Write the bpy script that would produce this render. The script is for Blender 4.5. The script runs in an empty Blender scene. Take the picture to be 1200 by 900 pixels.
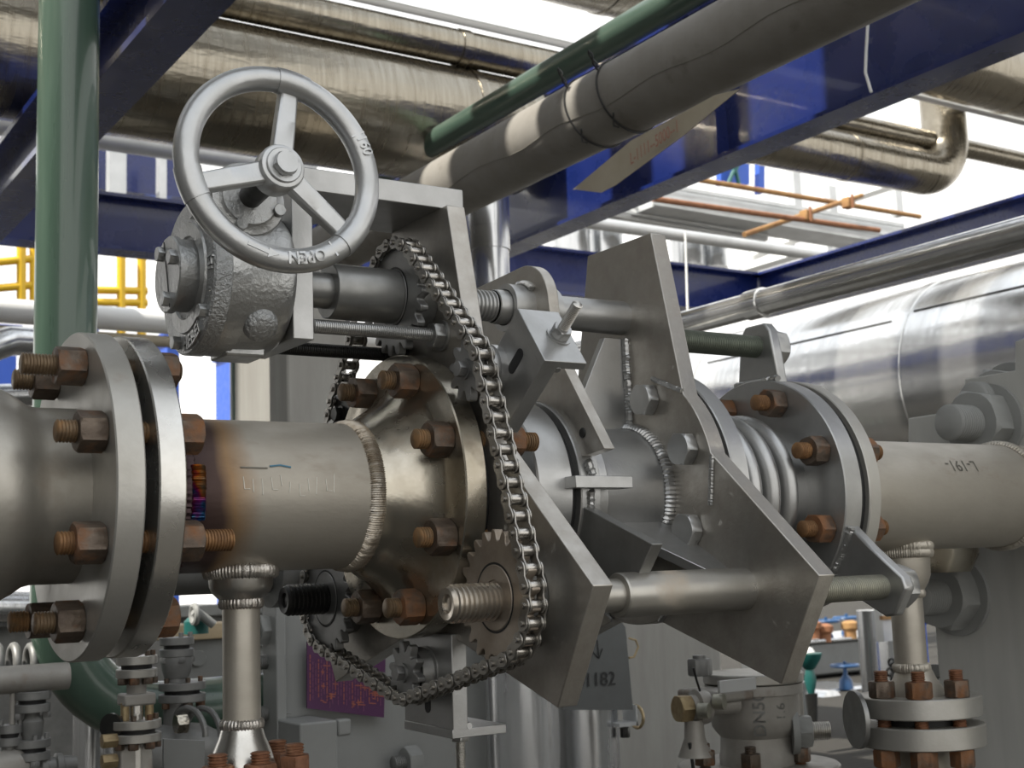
import bpy, math, random
from mathutils import Vector, Matrix
RND = random.Random(11)
PI = math.pi
SC = bpy.context.scene
COL = SC.collection

# ------------------------------------------------------------------ camera
F = 1545.0
_vx = Vector((2400, 131, F)).normalized()
_vy = Vector((-1005, 255, F)); _vy = (_vy - _vx * _vy.dot(_vx)).normalized()
_vz = _vx.cross(_vy)
if _vz.y > 0: _vz = -_vz
ROWS = [Vector((_vx[i], _vy[i], _vz[i])) for i in range(3)]      # camera right, down, forward in world axes
CAM = Vector((0, -1.4, -0.0932))
cd = bpy.data.cameras.new('camera'); co = bpy.data.objects.new('camera', cd); COL.objects.link(co)
rt, dn, fw = ROWS
co.matrix_world = Matrix(((rt.x, -dn.x, -fw.x, CAM.x), (rt.y, -dn.y, -fw.y, CAM.y), (rt.z, -dn.z, -fw.z, CAM.z), (0, 0, 0, 1)))
cd.sensor_width = 36; cd.lens = F / 1200 * 36; cd.clip_start = .05; cd.clip_end = 300
cd.dof.use_dof = True; cd.dof.focus_distance = 1.55; cd.dof.aperture_fstop = 13
SC.camera = co

def at(u, v, X=None, Y=None, Z=None):
    r = rt * ((u - 600) / F) + dn * ((v - 450) / F) + fw
    if X is not None: t = (X - CAM.x) / r.x
    elif Y is not None: t = (Y - CAM.y) / r.y
    else: t = (Z - CAM.z) / r.z
    return CAM + r * t

# ------------------------------------------------------------------ materials
MATS = {}
def mat(name, c1, c2=None, metal=0.0, rough=.5, rr=.12, ns=12., lo=.35, hi=.7, bump=0., bs=60., stretch=(1, 1, 1), rust=None, rlo=.5, rhi=.62, rs=9., rand=0., coat=0., bdist=.002, detail=5., bstretch=None):
    m = bpy.data.materials.new(name); m.use_nodes = True
    nt = m.node_tree; N = nt.nodes; L = nt.links
    b = N['Principled BSDF']; tc = N.new('ShaderNodeTexCoord'); mp = N.new('ShaderNodeMapping')
    L.new(tc.outputs['Object'], mp.inputs['Vector']); mp.inputs['Scale'].default_value = stretch
    vec = mp.outputs['Vector']
    oi = None
    if rand:
        oi = N.new('ShaderNodeObjectInfo'); ad = N.new('ShaderNodeVectorMath'); ad.operation = 'ADD'
        ml = N.new('ShaderNodeMath'); ml.operation = 'MULTIPLY'; ml.inputs[1].default_value = 37.
        L.new(oi.outputs['Random'], ml.inputs[0]); L.new(vec, ad.inputs[0]); L.new(ml.outputs[0], ad.inputs[1]); vec = ad.outputs[0]
    def noise(scale, det=detail):
        n = N.new('ShaderNodeTexNoise'); n.inputs['Scale'].default_value = scale; n.inputs['Detail'].default_value = det
        n.inputs['Roughness'].default_value = .6; L.new(vec, n.inputs['Vector']); return n
    def rng(src, a, bb, c=0., d=1.):
        r = N.new('ShaderNodeMapRange'); r.inputs[1].default_value = a; r.inputs[2].default_value = bb
        r.inputs[3].default_value = c; r.inputs[4].default_value = d; L.new(src, r.inputs[0]); return r.outputs[0]
    def mix(f, a, bb):
        x = N.new('ShaderNodeMix'); x.data_type = 'RGBA'; L.new(f, x.inputs[0])
        for s, k in ((a, 6), (bb, 7)):
            if isinstance(s, tuple): x.inputs[k].default_value = (*s, 1)
            else: L.new(s, x.inputs[k])
        return x.outputs[2]
    n1 = noise(ns)
    colr = (*c1, 1)
    if c2: colr = mix(rng(n1.outputs[0], lo, hi), c1, c2)
    ro = rng(n1.outputs[0], .3, .7, max(.02, rough - rr), min(1, rough + rr))
    me = metal
    if rust:
        n2 = noise(rs, 8.)
        src = n2.outputs[0]
        if rand:
            am = N.new('ShaderNodeMath'); am.operation = 'MULTIPLY_ADD'; am.inputs[1].default_value = rand; am.inputs[2].default_value = -rand * .5
            L.new(oi.outputs['Random'], am.inputs[0]); a2 = N.new('ShaderNodeMath'); L.new(am.outputs[0], a2.inputs[0]); L.new(src, a2.inputs[1]); src = a2.outputs[0]
        f = rng(src, rlo, rhi)
        base = colr
        colr = mix(f, tuple(base[:3]) if isinstance(base, tuple) else base, rust)
        me = rng(src, rlo, rhi, metal, .15)
        ro2 = N.new('ShaderNodeMix'); L.new(f, ro2.inputs[0]); L.new(ro, ro2.inputs[2]); ro2.inputs[3].default_value = .8; ro = ro2.outputs[0]
    if isinstance(colr, tuple): b.inputs['Base Color'].default_value = colr
    else: L.new(colr, b.inputs['Base Color'])
    if isinstance(me, float) or isinstance(me, int): b.inputs['Metallic'].default_value = me
    else: L.new(me, b.inputs['Metallic'])
    L.new(ro, b.inputs['Roughness'])
    if coat: b.inputs['Coat Weight'].default_value = coat
    if bump:
        if bstretch:
            m2 = N.new('ShaderNodeMapping'); m2.inputs['Scale'].default_value = bstretch; L.new(tc.outputs['Object'], m2.inputs['Vector']); vec = m2.outputs['Vector']
        n3 = noise(bs, 4.); bm = N.new('ShaderNodeBump'); bm.inputs['Strength'].default_value = bump; bm.inputs['Distance'].default_value = bdist
        L.new(n3.outputs[0], bm.inputs['Height']); L.new(bm.outputs[0], b.inputs['Normal'])
    MATS[name] = m
    return m

STEEL = mat('weathered_steel', (.42, .40, .36), (.29, .27, .23), .75, .42, .12, 7, bump=.15, bs=120, rust=(.20, .14, .085), rlo=.6, rhi=.82, rs=5)
PIPE = mat('pipe_steel', (.44, .41, .355), (.35, .32, .27), .6, .46, .1, 14, bump=.12, bs=150, rust=(.21, .16, .11), rlo=.6, rhi=.85, rs=16, stretch=(.5, 1, 1))
BRIGHT = mat('machined_steel', (.60, .59, .56), (.42, .40, .36), .95, .3, .1, 9, bump=.06, bs=200, rust=(.27, .18, .10), rlo=.6, rhi=.9, rs=6)
FLANGE = mat('flange_steel', (.45, .44, .41), (.36, .345, .31), .7, .42, .1, 8, bump=.12, bs=140, rust=(.22, .15, .09), rlo=.62, rhi=.85, rs=8)
TAN = mat('stained_steel', (.52, .49, .42), (.33, .285, .215), .95, .24, .1, 9, bump=.1, bs=90, rust=(.17, .12, .075), rlo=.56, rhi=.78, rs=8)
PAINT = mat('silver_paint', (.42, .42, .415), (.35, .35, .34), .82, .36, .06, 20, bump=.1, bs=260)
PAINT2 = mat('silver_paint_scuffed', (.42, .40, .365), (.33, .305, .27), .8, .36, .08, 30, bump=.15, bs=220, rust=(.42, .40, .36), rlo=.64, rhi=.72, rs=60)
CAST = mat('cast_silver_paint', (.42, .425, .42), (.37, .37, .36), .82, .33, .06, 20, bump=.5, bs=150, bdist=.0025)
CASTR = mat('rough_cast_silver_paint', (.43, .44, .44), (.37, .375, .375), .82, .33, .06, 20, bump=.9, bs=230, bdist=.004)
WHEEL = mat('wheel_silver_paint', (.47, .475, .475), (.42, .425, .42), .75, .34, .06, 30, bump=.25, bs=110, bdist=.0015)
DULL = mat('dull_grey_paint', (.27, .27, .26), (.22, .22, .21), .7, .38, .06, 30, bump=.05, bs=200)
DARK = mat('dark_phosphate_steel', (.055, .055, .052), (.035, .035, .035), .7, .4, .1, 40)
CHAIN = mat('chain_steel', (.40, .385, .355), (.30, .285, .26), .9, .34, .1, 60)
ROLLER = mat('roller_steel', (.44, .42, .39), (.33, .31, .28), .95, .28, .08, 60)
BRONZE = mat('sprocket_steel', (.40, .345, .285), (.30, .25, .20), .75, .45, .1, 25, bump=.06, bs=150)
SPROCK = mat('grey_sprocket_steel', (.26, .26, .255), (.20, .20, .195), .7, .42, .08, 25)
THREAD = mat('bright_thread', (.52, .48, .42), (.38, .33, .27), .9, .33, .1, 60)
GALV = mat('zinc_rod', (.44, .43, .36), (.33, .33, .28), .8, .4, .1, 60)
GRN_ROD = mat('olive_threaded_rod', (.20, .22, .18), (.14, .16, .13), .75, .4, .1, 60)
RUST = mat('rusty_nut', (.135, .105, .08), (.075, .055, .042), .55, .5, .1, 40, bump=.4, bs=250, rust=(.19, .085, .035), rlo=.46, rhi=.68, rs=42, rand=.25)
RUSTY = mat('rusty_thread', (.19, .135, .08), (.11, .07, .04), .5, .5, .1, 50, bump=.3, bs=250, rust=(.25, .14, .06), rlo=.5, rhi=.72, rs=60, rand=.35)
REDRUST = mat('red_rust', (.22, .095, .045), (.11, .05, .028), .3, .6, .1, 60, bump=.45, bs=220, rust=(.34, .19, .11), rlo=.58, rhi=.78, rs=80, rand=.2)
BLACK = mat('black_gasket_gap', (.012, .012, .012), None, 0, .6)
WELD = mat('weld_metal', (.50, .48, .45), (.33, .30, .26), .85, .32, .1, 80, bump=.3, bs=300)
BLUE = mat('navy_beam_paint', (.007, .017, .105), (.010, .022, .135), 0, .28, .08, 6, coat=.3)
GREEN = mat('green_pipe_paint', (.048, .085, .062), (.075, .12, .09), 0, .32, .08, 14, stretch=(1, 1, .08), coat=.4)
GREENH = mat('green_pipe_paint_level', (.055, .095, .072), (.075, .12, .09), 0, .36, .08, 14, stretch=(1, .2, 1), coat=.3)
GREYP = mat('grey_brown_pipe', (.27, .255, .23), (.22, .205, .18), .0, .72, .08, 9, bump=.1, bs=90, rust=(.16, .14, .12), rlo=.6, rhi=.8, rs=12)
ALU = mat('aluminium_cladding', (.36, .33, .27), (.25, .22, .17), .95, .25, .06, 5, bump=.5, bs=13, stretch=(12, 1, 1), bdist=.012, detail=9., bstretch=(.22, 1, 1))
ALUY = mat('aluminium_cladding_along', (.84, .84, .83), (.72, .715, .70), .9, .20, .05, 4, bump=.25, bs=7, stretch=(1, 8, 1), bdist=.008, detail=8., bstretch=(1, .3, 1))
ALUZ = mat('aluminium_cladding_upright', (.66, .67, .68), (.52, .53, .54), .95, .22, .08, 3, bump=.2, bs=3, stretch=(5, 5, .6), bdist=.006)
BULK = mat('bulkhead_paint', (.46, .46, .435), (.38, .38, .36), 0, .6, .06, 5, bump=.08, bs=40, stretch=(3, 3, .5))
WELD2 = mat('brown_weld', (.46, .42, .36), (.30, .25, .19), .8, .38, .1, 90, bump=.4, bs=320)
GREYC = mat('grey_column_paint', (.29, .295, .285), (.25, .255, .245), .0, .5, .06, 6, bump=.06, bs=60)
CONC = mat('fireproofing_grey', (.33, .325, .30), (.27, .26, .24), 0, .75, .06, 6, bump=.12, bs=40, stretch=(3, 3, .5))
WHITE = mat('white_pipe_paint', (.80, .80, .78), None, 0, .4)
YELLOW = mat('yellow_rail_paint', (.78, .48, .02), None, 0, .45)
ORANGE = mat('scaffold_rust', (.30, .13, .06), (.20, .085, .04), .1, .7, .1, 12)
ORANGE2 = mat('scaffold_ochre', (.38, .22, .08), (.25, .12, .05), .1, .7, .1, 12)
TRAY = mat('galvanised_tray', (.62, .63, .63), (.54, .55, .55), .5, .45, .08, 5)
BLUEPANEL = mat('blue_sheet', (.03, .10, .48), None, 0, .5)
PURPLE = mat('purple_plate', (.085, .022, .085), None, .0, .5)
ORINK = mat('orange_print', (.42, .13, .08), None, 0, .6)
PINKINK = mat('pink_print', (.20, .07, .14), None, 0, .6)
PAPER = mat('cardboard_tag', (.38, .335, .25), (.32, .275, .20), 0, .8, .05, 9)
CHALK = mat('chalk', (.62, .60, .54), None, 0, .8)
BLUEINK = mat('blue_marker', (.10, .22, .30), None, 0, .6)
INK = mat('dark_ink', (.03, .03, .03), None, 0, .6)
REDINK = mat('red_ink', (.33, .14, .10), None, 0, .7)
WIRE = mat('black_wire', (.02, .02, .02), None, .3, .5)
GREYINK = mat('grey_marking', (.21, .20, .17), None, .2, .6)
SHEET = mat('grey_sheet', (.20, .21, .21), (.17, .175, .175), .6, .4, .06, 8)
TEAL = mat('teal_valve_paint', (.012, .10, .09), None, 0, .4)
BLUEV = mat('blue_valve_paint', (.012, .06, .16), None, 0, .4)
BRASS = mat('yellowed_nut', (.42, .33, .19), (.30, .22, .12), .6, .45, .1, 60)
VALVE = mat('cast_valve', (.37, .355, .325), (.28, .265, .24), .3, .5, .08, 12, bump=.15, bs=120, rust=(.20, .14, .10), rlo=.6, rhi=.8, rs=14)
VDARK = mat('dull_valve', (.25, .25, .24), (.17, .17, .165), .45, .5, .08, 16, bump=.1, bs=90)

SHADE_DECK = mat('shade_deck_plank', (.20, .19, .17), None, .2, .6)  # for the unseen planking added as a sun shade
SHADE_WALL = mat('shade_wall_grey', (.24, .235, .22), (.10, .10, .10), 0, .8, .05, .8)  # for the unseen side wall added to hold back sky light

def tint_material():          # heat-tinted stainless weld: real oxide colours
    m = bpy.data.materials.new('heat_tint_weld'); m.use_nodes = True; nt = m.node_tree; b = nt.nodes['Principled BSDF']
    tc = nt.nodes.new('ShaderNodeTexCoord'); n = nt.nodes.new('ShaderNodeTexNoise'); n.inputs['Scale'].default_value = 42
    cr = nt.nodes.new('ShaderNodeValToRGB'); nt.links.new(tc.outputs['Object'], n.inputs['Vector']); nt.links.new(n.outputs[0], cr.inputs[0])
    e = cr.color_ramp.elements; e[0].position = .25; e[0].color = (.5, .40, .22, 1); e[1].position = .75; e[1].color = (.45, .40, .33, 1)
    for p, c in ((.36, (.04, .12, .36)), (.44, (.10, .28, .45)), (.50, (.36, .08, .33)), (.56, (.48, .12, .22)), (.63, (.55, .30, .08))):
        x = e.new(p); x.color = (*c, 1)
    nt.links.new(cr.outputs[0], b.inputs['Base Color']); b.inputs['Metallic'].default_value = .9; b.inputs['Roughness'].default_value = .28
    return m
ORUST = mat('orange_thread', (.26, .14, .06), (.15, .08, .038), .4, .6, .1, 50, bump=.3, bs=250, rust=(.40, .22, .09), rlo=.5, rhi=.7, rs=60, rand=.2)
TINT = tint_material()

def spool_material():          # pipe with a brown heat band beside the weld at its near end
    m = PIPE.copy(); m.name = 'heat_banded_pipe'; nt = m.node_tree; b = nt.nodes['Principled BSDF']
    src = b.inputs['Base Color'].links[0].from_socket
    tc = nt.nodes.new('ShaderNodeTexCoord'); sp = nt.nodes.new('ShaderNodeSeparateXYZ'); nt.links.new(tc.outputs['Object'], sp.inputs[0])
    nz = nt.nodes.new('ShaderNodeTexNoise'); nz.inputs['Scale'].default_value = 12; nt.links.new(tc.outputs['Object'], nz.inputs['Vector'])
    ma = nt.nodes.new('ShaderNodeMath'); ma.operation = 'MULTIPLY_ADD'; ma.inputs[1].default_value = .035; nt.links.new(nz.outputs[0], ma.inputs[0]); nt.links.new(sp.outputs[0], ma.inputs[2])
    cr = nt.nodes.new('ShaderNodeValToRGB'); mr = nt.nodes.new('ShaderNodeMapRange'); mr.inputs[1].default_value = 0.012; mr.inputs[2].default_value = .115
    nt.links.new(ma.outputs[0], mr.inputs[0]); nt.links.new(mr.outputs[0], cr.inputs[0])
    e = cr.color_ramp.elements; e[0].position = .0; e[0].color = (.10, .06, .075, 1); e[1].position = .8; e[1].color = (1, 1, 1, 1)
    x = e.new(.36); x.color = (.19, .13, .13, 1); x = e.new(.5); x.color = (.75, .52, .33, 1)
    mx = nt.nodes.new('ShaderNodeMix'); mx.data_type = 'RGBA'; mx.blend_type = 'MULTIPLY'; mx.inputs[0].default_value = 1
    nt.links.new(src, mx.inputs[6]); nt.links.new(cr.outputs[0], mx.inputs[7]); nt.links.new(mx.outputs[2], b.inputs['Base Color'])
    return m
SPOOL = spool_material()

def glass_film():
    m = bpy.data.materials.new('clear_plastic_film'); m.use_nodes = True; b = m.node_tree.nodes['Principled BSDF']
    b.inputs['Base Color'].default_value = (.8, .8, .78, 1); b.inputs['Alpha'].default_value = .28; b.inputs['Roughness'].default_value = .18
    return m
FILM = glass_film()

def grating():
    m = bpy.data.materials.new('steel_grating'); m.use_nodes = True; nt = m.node_tree; b = nt.nodes['Principled BSDF']
    tc = nt.nodes.new('ShaderNodeTexCoord'); w = nt.nodes.new('ShaderNodeTexWave'); w.bands_direction = 'Y'; w.inputs['Scale'].default_value = 6.5
    nt.links.new(tc.outputs['Object'], w.inputs['Vector'])
    cr = nt.nodes.new('ShaderNodeValToRGB'); nt.links.new(w.outputs[0], cr.inputs[0]); e = cr.color_ramp.elements
    e[0].position = .4; e[0].color = (.026, .025, .022, 1); e[1].position = .6; e[1].color = (.07, .066, .06, 1)
    nt.links.new(cr.outputs[0], b.inputs['Base Color']); b.inputs['Roughness'].default_value = .9; b.inputs['Specular IOR Level'].default_value = .08
    return m
GRATE = grating()

# ------------------------------------------------------------------ mesh building
def T(x=0, y=0, z=0): return Matrix.Translation((x, y, z))
def RX(d): return Matrix.Rotation(math.radians(d), 4, 'X')
def RY(d): return Matrix.Rotation(math.radians(d), 4, 'Y')
def RZ(d): return Matrix.Rotation(math.radians(d), 4, 'Z')
UP = RY(-90)          # local x -> world z
INY = RZ(90)          # local x -> world y
FRONT = RZ(-90)       # local x -> world -y

class MB:
    def __init__(s): s.v = []; s.f = []
    def add(s, vs, fs, M=None):
        o = len(s.v)
        s.v += [(M @ Vector(v)) if M else Vector(v) for v in vs]
        s.f += [tuple(i + o for i in f) for f in fs]; return s
    def lathe(s, prof, n=40, M=None, cap=True, closed=False, a0=0., a1=360.):
        vs = []; fs = []; full = abs(a1 - a0) > 359.9
        m = n if full else n + 1
        for (x, r) in prof:
            for i in range(m):
                a = math.radians(a0 + (a1 - a0) * i / n); vs.append((x, r * math.cos(a), r * math.sin(a)))
        k = len(prof); rings = k if closed else k - 1
        for j in range(rings):
            j2 = (j + 1) % k
            for i in range(n):
                i2 = (i + 1) % m
                fs.append((j * m + i, j * m + i2, j2 * m + i2, j2 * m + i))
        if cap and not closed and full:
            if prof[0][1] > 1e-6: fs.append(tuple(range(m))[::-1])
            if prof[-1][1] > 1e-6: fs.append(tuple((k - 1) * m + i for i in range(m)))
        return s.add(vs, fs, M)
    def box(s, x0, x1, y0, y1, z0, z1, M=None):
        vs = [(x, y, z) for x in (x0, x1) for y in (y0, y1) for z in (z0, z1)]
        return s.add(vs, [(0, 1, 3, 2), (4, 6, 7, 5), (0, 4, 5, 1), (2, 3, 7, 6), (0, 2, 6, 4), (1, 5, 7, 3)], M)
    def prism(s, poly, x0, x1, M=None):
        n = len(poly)
        area = sum(poly[i][0] * poly[(i + 1) % n][1] - poly[(i + 1) % n][0] * poly[i][1] for i in range(n))
        if area < 0: poly = poly[::-1]
        vs = [(x0, a, b) for a, b in poly] + [(x1, a, b) for a, b in poly]
        fs = [tuple(range(n))[::-1], tuple(range(n, 2 * n))] + [(i, (i + 1) % n, n + (i + 1) % n, n + i) for i in range(n)]
        return s.add(vs, fs, M)
    def tube(s, pts, r, n=16, M=None, cap=True):
        pts = [Vector(p) for p in pts]; k = len(pts)
        rs = r if isinstance(r, (list, tuple)) else [r] * k
        tg = [(pts[min(i + 1, k - 1)] - pts[max(i - 1, 0)]).normalized() for i in range(k)]
        up = Vector((0, 0, 1)) if abs(tg[0].z) < .9 else Vector((0, 1, 0))
        nn = (up - tg[0] * up.dot(tg[0])).normalized(); vs = []; fs = []
        for i in range(k):
            nn = (nn - tg[i] * nn.dot(tg[i])).normalized(); bb = tg[i].cross(nn)
            for j in range(n):
                a = 2 * PI * j / n; vs.append(pts[i] + (nn * math.cos(a) + bb * math.sin(a)) * rs[i])
        for i in range(k - 1):
            for j in range(n): fs.append((i * n + j, i * n + (j + 1) % n, (i + 1) * n + (j + 1) % n, (i + 1) * n + j))
        if cap: fs += [tuple(range(n))[::-1], tuple((k - 1) * n + j for j in range(n))]
        return s.add(vs, fs, M)
    def torus(s, R, r, n=64, m=14, M=None, a0=0., a1=360., rf=None):
        full = abs(a1 - a0) > 359.9; k = n if full else n + 1; vs = []; fs = []
        for i in range(k):
            t = math.radians(a0 + (a1 - a0) * i / n)
            q = rf(i) if rf else 1.
            for j in range(m):
                b = 2 * PI * j / m; rad = R + r * q * math.cos(b)
                vs.append((r * q * math.sin(b), rad * math.cos(t), rad * math.sin(t)))
        for i in range(n if full else n):
            i2 = (i + 1) % k
            for j in range(m): fs.append((i * m + j, i * m + (j + 1) % m, i2 * m + (j + 1) % m, i2 * m + j))
        if not full: fs += [tuple(range(m))[::-1], tuple(n * m + j for j in range(m))]
        return s.add(vs, fs, M)
    def nut(s, x0, x1, rc, M=None, both=True, n=24):
        vs = []; fs = []
        def hx(i):
            a = (2 * PI * i / n) % (PI / 3) - PI / 6; return rc * math.cos(PI / 6) / math.cos(a)
        rows = []
        for k in range(4):
            for i in range(n):
                h = hx(i); e = (h - rc * .866) * .75
                if k == 0: x, r = x0, min(h, rc * .885)
                elif k == 1: x, r = x0 + e, h
                elif k == 2: x, r = (x1 - e if both else x1), h
                else: x, r = x1, (min(h, rc * .885) if both else h)
                a = 2 * PI * i / n; vs.append((x, r * math.cos(a), r * math.sin(a)))
        for k in range(3):
            for i in range(n): fs.append((k * n + i, k * n + (i + 1) % n, (k + 1) * n + (i + 1) % n, (k + 1) * n + i))
        fs += [tuple(range(n))[::-1], tuple(3 * n + i for i in range(n))]
        return s.add(vs, fs, M)
    def thread(s, x0, x1, r, pitch=.003, depth=None, n=24, M=None):
        d = depth or pitch * .45; k = max(2, int(round((x1 - x0) / pitch))); p = (x1 - x0) / k
        prof = [(x0, r - d * 1.3), ]
        for i in range(k):
            a = x0 + i * p; prof += [(a + p * .15, r - d), (a + p * .40, r), (a + p * .60, r), (a + p * .85, r - d)]
        prof.append((x1, r - d * 1.3))
        return s.lathe(prof, n, M)
    def bead(s, R, r, n, M=None, a0=0., a1=360., seed=1, wide=1.7):   # weld bead ring with overlapping ripples
        q = random.Random(seed); k = n * 2; A = Matrix.Diagonal((wide, 1, 1, 1))
        return s.torus(R, r * .8, k * 3, 8, (M @ A) if M else A, a0, a1, rf=lambda i: .80 + .20 * ((i % 3) / 2.) + .10 * q.random())
    def line_bead(s, p, q, r, seed=1, step=.0035):
        p = Vector(p); q = Vector(q); g = random.Random(seed); k = max(4, int((q - p).length / (step / 2)))
        s.tube([p.lerp(q, i / k) + Vector((g.uniform(-1, 1), g.uniform(-1, 1), g.uniform(-1, 1))) * r * .10 for i in range(k + 1)],
               [r * (.86 + .12 * (i % 2) + .08 * g.random()) for i in range(k + 1)], 8); return s
    def obj(s, name, m, parent=None, bevel=0., smooth=38., world=True, seg=2):
        me = bpy.data.meshes.new(name)
        off = parent.location if (parent is not None and world) else Vector((0, 0, 0))
        if parent is not None and world and parent.parent is not None: off = off + parent.parent.location
        me.from_pydata([v - off for v in s.v], [], s.f); me.update()
        me.polygons.foreach_set('use_smooth', [True] * len(me.polygons)); me.set_sharp_from_angle(angle=math.radians(smooth))
        me.materials.append(m); o = bpy.data.objects.new(name, me); COL.objects.link(o)
        if parent is not None: o.parent = parent
        if bevel:
            b = o.modifiers.new('bevel', 'BEVEL'); b.width = bevel; b.segments = seg; b.limit_method = 'ANGLE'; b.angle_limit = math.radians(40); b.harden_normals = False
        return o

def tag(o, label, cat, group=None):
    o['label'] = label; o['category'] = cat
    if group: o['group'] = group
    return o
def thing(name, label, cat, loc=(0, 0, 0), group=None, M=None):
    o = bpy.data.objects.new(name, None); COL.objects.link(o); o.empty_display_size = .02
    if M is not None: o.matrix_local = M
    else: o.location = loc
    return tag(o, label, cat, group)
def dup(root, M, label):
    r = root.copy(); COL.objects.link(r); r.matrix_local = M; r['label'] = label
    for ch in list(root.children):
        c = ch.copy(); COL.objects.link(c); c.parent = r
        for g in list(ch.children):
            d = g.copy(); COL.objects.link(d); d.parent = c
    return r
def struct(o): o['kind'] = 'structure'; return o

def text_mesh(body, size, ext=.0006, bold=False):
    cu = bpy.data.curves.new('lettering', 'FONT'); cu.body = body; cu.size = size; cu.extrude = ext; cu.align_x = 'CENTER'; cu.align_y = 'CENTER'; cu.resolution_u = 3
    if bold: cu.offset = size * .02
    ob = bpy.data.objects.new('lettering', cu); COL.objects.link(ob); bpy.context.view_layer.update()
    me = bpy.data.meshes.new_from_object(ob); vs = [v.co.copy() for v in me.vertices]; fs = [tuple(p.vertices) for p in me.polygons]
    bpy.data.objects.remove(ob); bpy.data.curves.remove(cu); bpy.data.meshes.remove(me)
    return vs, fs
def frame(o, ex, ey, ez=None):
    ex = Vector(ex).normalized(); ey = Vector(ey); ey = (ey - ex * ey.dot(ex)).normalized(); ez = ex.cross(ey)
    return Matrix(((ex.x, ey.x, ez.x, o[0]), (ex.y, ey.y, ez.y, o[1]), (ex.z, ey.z, ez.z, o[2]), (0, 0, 0, 1)))
def arc(c, r, a0, a1, n): return [(c[0] + r * math.cos(math.radians(a0 + (a1 - a0) * i / n)), c[1] + r * math.sin(math.radians(a0 + (a1 - a0) * i / n))) for i in range(n + 1)]
def flange_ring(R, x0, x1, ri=0., c=.0015): return [(x0, ri), (x0, R - c), (x0 + c, R), (x1 - c, R), (x1, R - c), (x1, ri)]
# ================================================================== LEFT PIPE, FLANGE PAIR
X_A0, X_A1, X_B0, X_B1 = .359, .387, .400, .427
BC = .138
t = thing('flanged_reducer', 'thick flared steel pipe end with bolted flange before the black gap', 'pipe', (.30, 0, 0))
b = MB().lathe([(-.30, .112), (.255, .112), (.272, .111), (.287, .107), (.300, .100), (.310, .093), (.320, .0905), (.3592, .0905)], 72)
b.obj('pipe_body', STEEL, t, smooth=50)
MB().lathe(flange_ring(.170, X_A0, X_A1, .03), 96).obj('flange', FLANGE, t, smooth=30)
MB().lathe([(X_A1, .02), (X_A1, .126), (X_B0, .126), (X_B0, .02)], 64).obj('gasket', BLACK, t, smooth=30)  # gasket ring widened in black to carry the shade deep in the gap

# middle spool: flange, heat-tinted weld, pipe, neck flange, branch
t = thing('pipe_spool', 'short brownish steel pipe spool between two flanges with a small branch below', 'pipe', (.46, 0, 0))
MB().lathe(flange_ring(.1685, X_B0, X_B1, .05), 96).obj('slip_on_flange', BRIGHT, t, smooth=30)
MB().lathe([(.425, .089), (.452, .0885), (.458, .084), (.670, .084)], 80, cap=False).obj('pipe_barrel', SPOOL, t, smooth=60)
w = MB().bead(.0860, .0052, 44, T(.459), 0, 360, 3).obj('weld_bead', SPOOL, t); w['label'] = 'brown heat-stained weld bead'
w = MB().bead(.0875, .0066, 46, T(.4665), 163, 200, 9).obj('tinted_weld_bead', TINT, t); w['label'] = 'rainbow heat-tinted weld bead'
MB().bead(.0842, .0056, 105, T(.676), 0, 360, 5, 2.3).obj('neck_weld', WELD2, t)
prof = [(.672, .084), (.684, .0865), (.693, .0925), (.703, .099), (.716, .107), (.727, .116), (.735, .124), (.7385, .131), (.7388, .150)]
MB().lathe(prof, 96, cap=False).obj('weld_neck', TAN, t, smooth=60)
MB().lathe(flange_ring(.1685, .7388, .7661, .06), 96).obj('neck_flange', TAN, t, smooth=30)
# chalk scribble and marker dash on the barrel
def on_pipe(x, a): return (x, .0844 * math.cos(math.radians(a)), .0844 * math.sin(math.radians(a)))
g_ = random.Random(21)
def stroke(pts, r, m, nm): MB().tube([on_pipe(x, a) for x, a in pts], r, 5).obj(nm, m, t)
for k in range(11):
    x = .517 + .0105 * k; a = 176 + g_.uniform(-3, 3)
    stroke([(x, a - g_.uniform(3, 7)), (x + g_.uniform(-.002, .003), a + g_.uniform(3, 8))] if k % 3 else [(x, a - 4), (x + .001, a + 5), (x + .007, a + 5)], .0005, CHALK, 'chalk_stroke')
stroke([(.515, 163), (.545, 163.5)], .0009, GREYINK, 'marker_dash'); stroke([(.548, 162), (.560, 161), (.572, 162.5)], .0011, BLUEINK, 'marker_dash')
# branch outlet
bx = .546
MB().lathe([(-.250, .0205), (-.104, .0205)], 32, T(bx) @ UP, cap=False).obj('branch_pipe', PIPE, t)
MB().lathe([(-.116, .0215), (-.111, .027), (-.106, .032), (-.100, .0345), (-.089, .0355), (-.078, .0370), (-.070, .038)], 40, T(bx) @ UP, cap=False).obj('branch_outlet', BRIGHT, t, smooth=40)
for R_, r_, n_, z_ in ((.0215, .0046, 20, -.118), (.0212, .0042, 20, -.248), (.0370, .0062, 34, -.083)): MB().bead(R_, r_, n_, T(bx, 0, z_) @ UP, seed=int(-z_ * 999)).obj('branch_weld', WELD, t)
MB().lathe([(-.318, .040), (-.292, .036), (-.276, .031), (-.262, .025), (-.249, .0212)], 40, T(bx) @ UP, cap=False).obj('branch_neck', BRIGHT, t, smooth=60)
MB().lathe(flange_ring(.080, -.345, -.318, .01), 64, T(bx) @ UP).obj('branch_flange', FLANGE, t, smooth=30)

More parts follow.
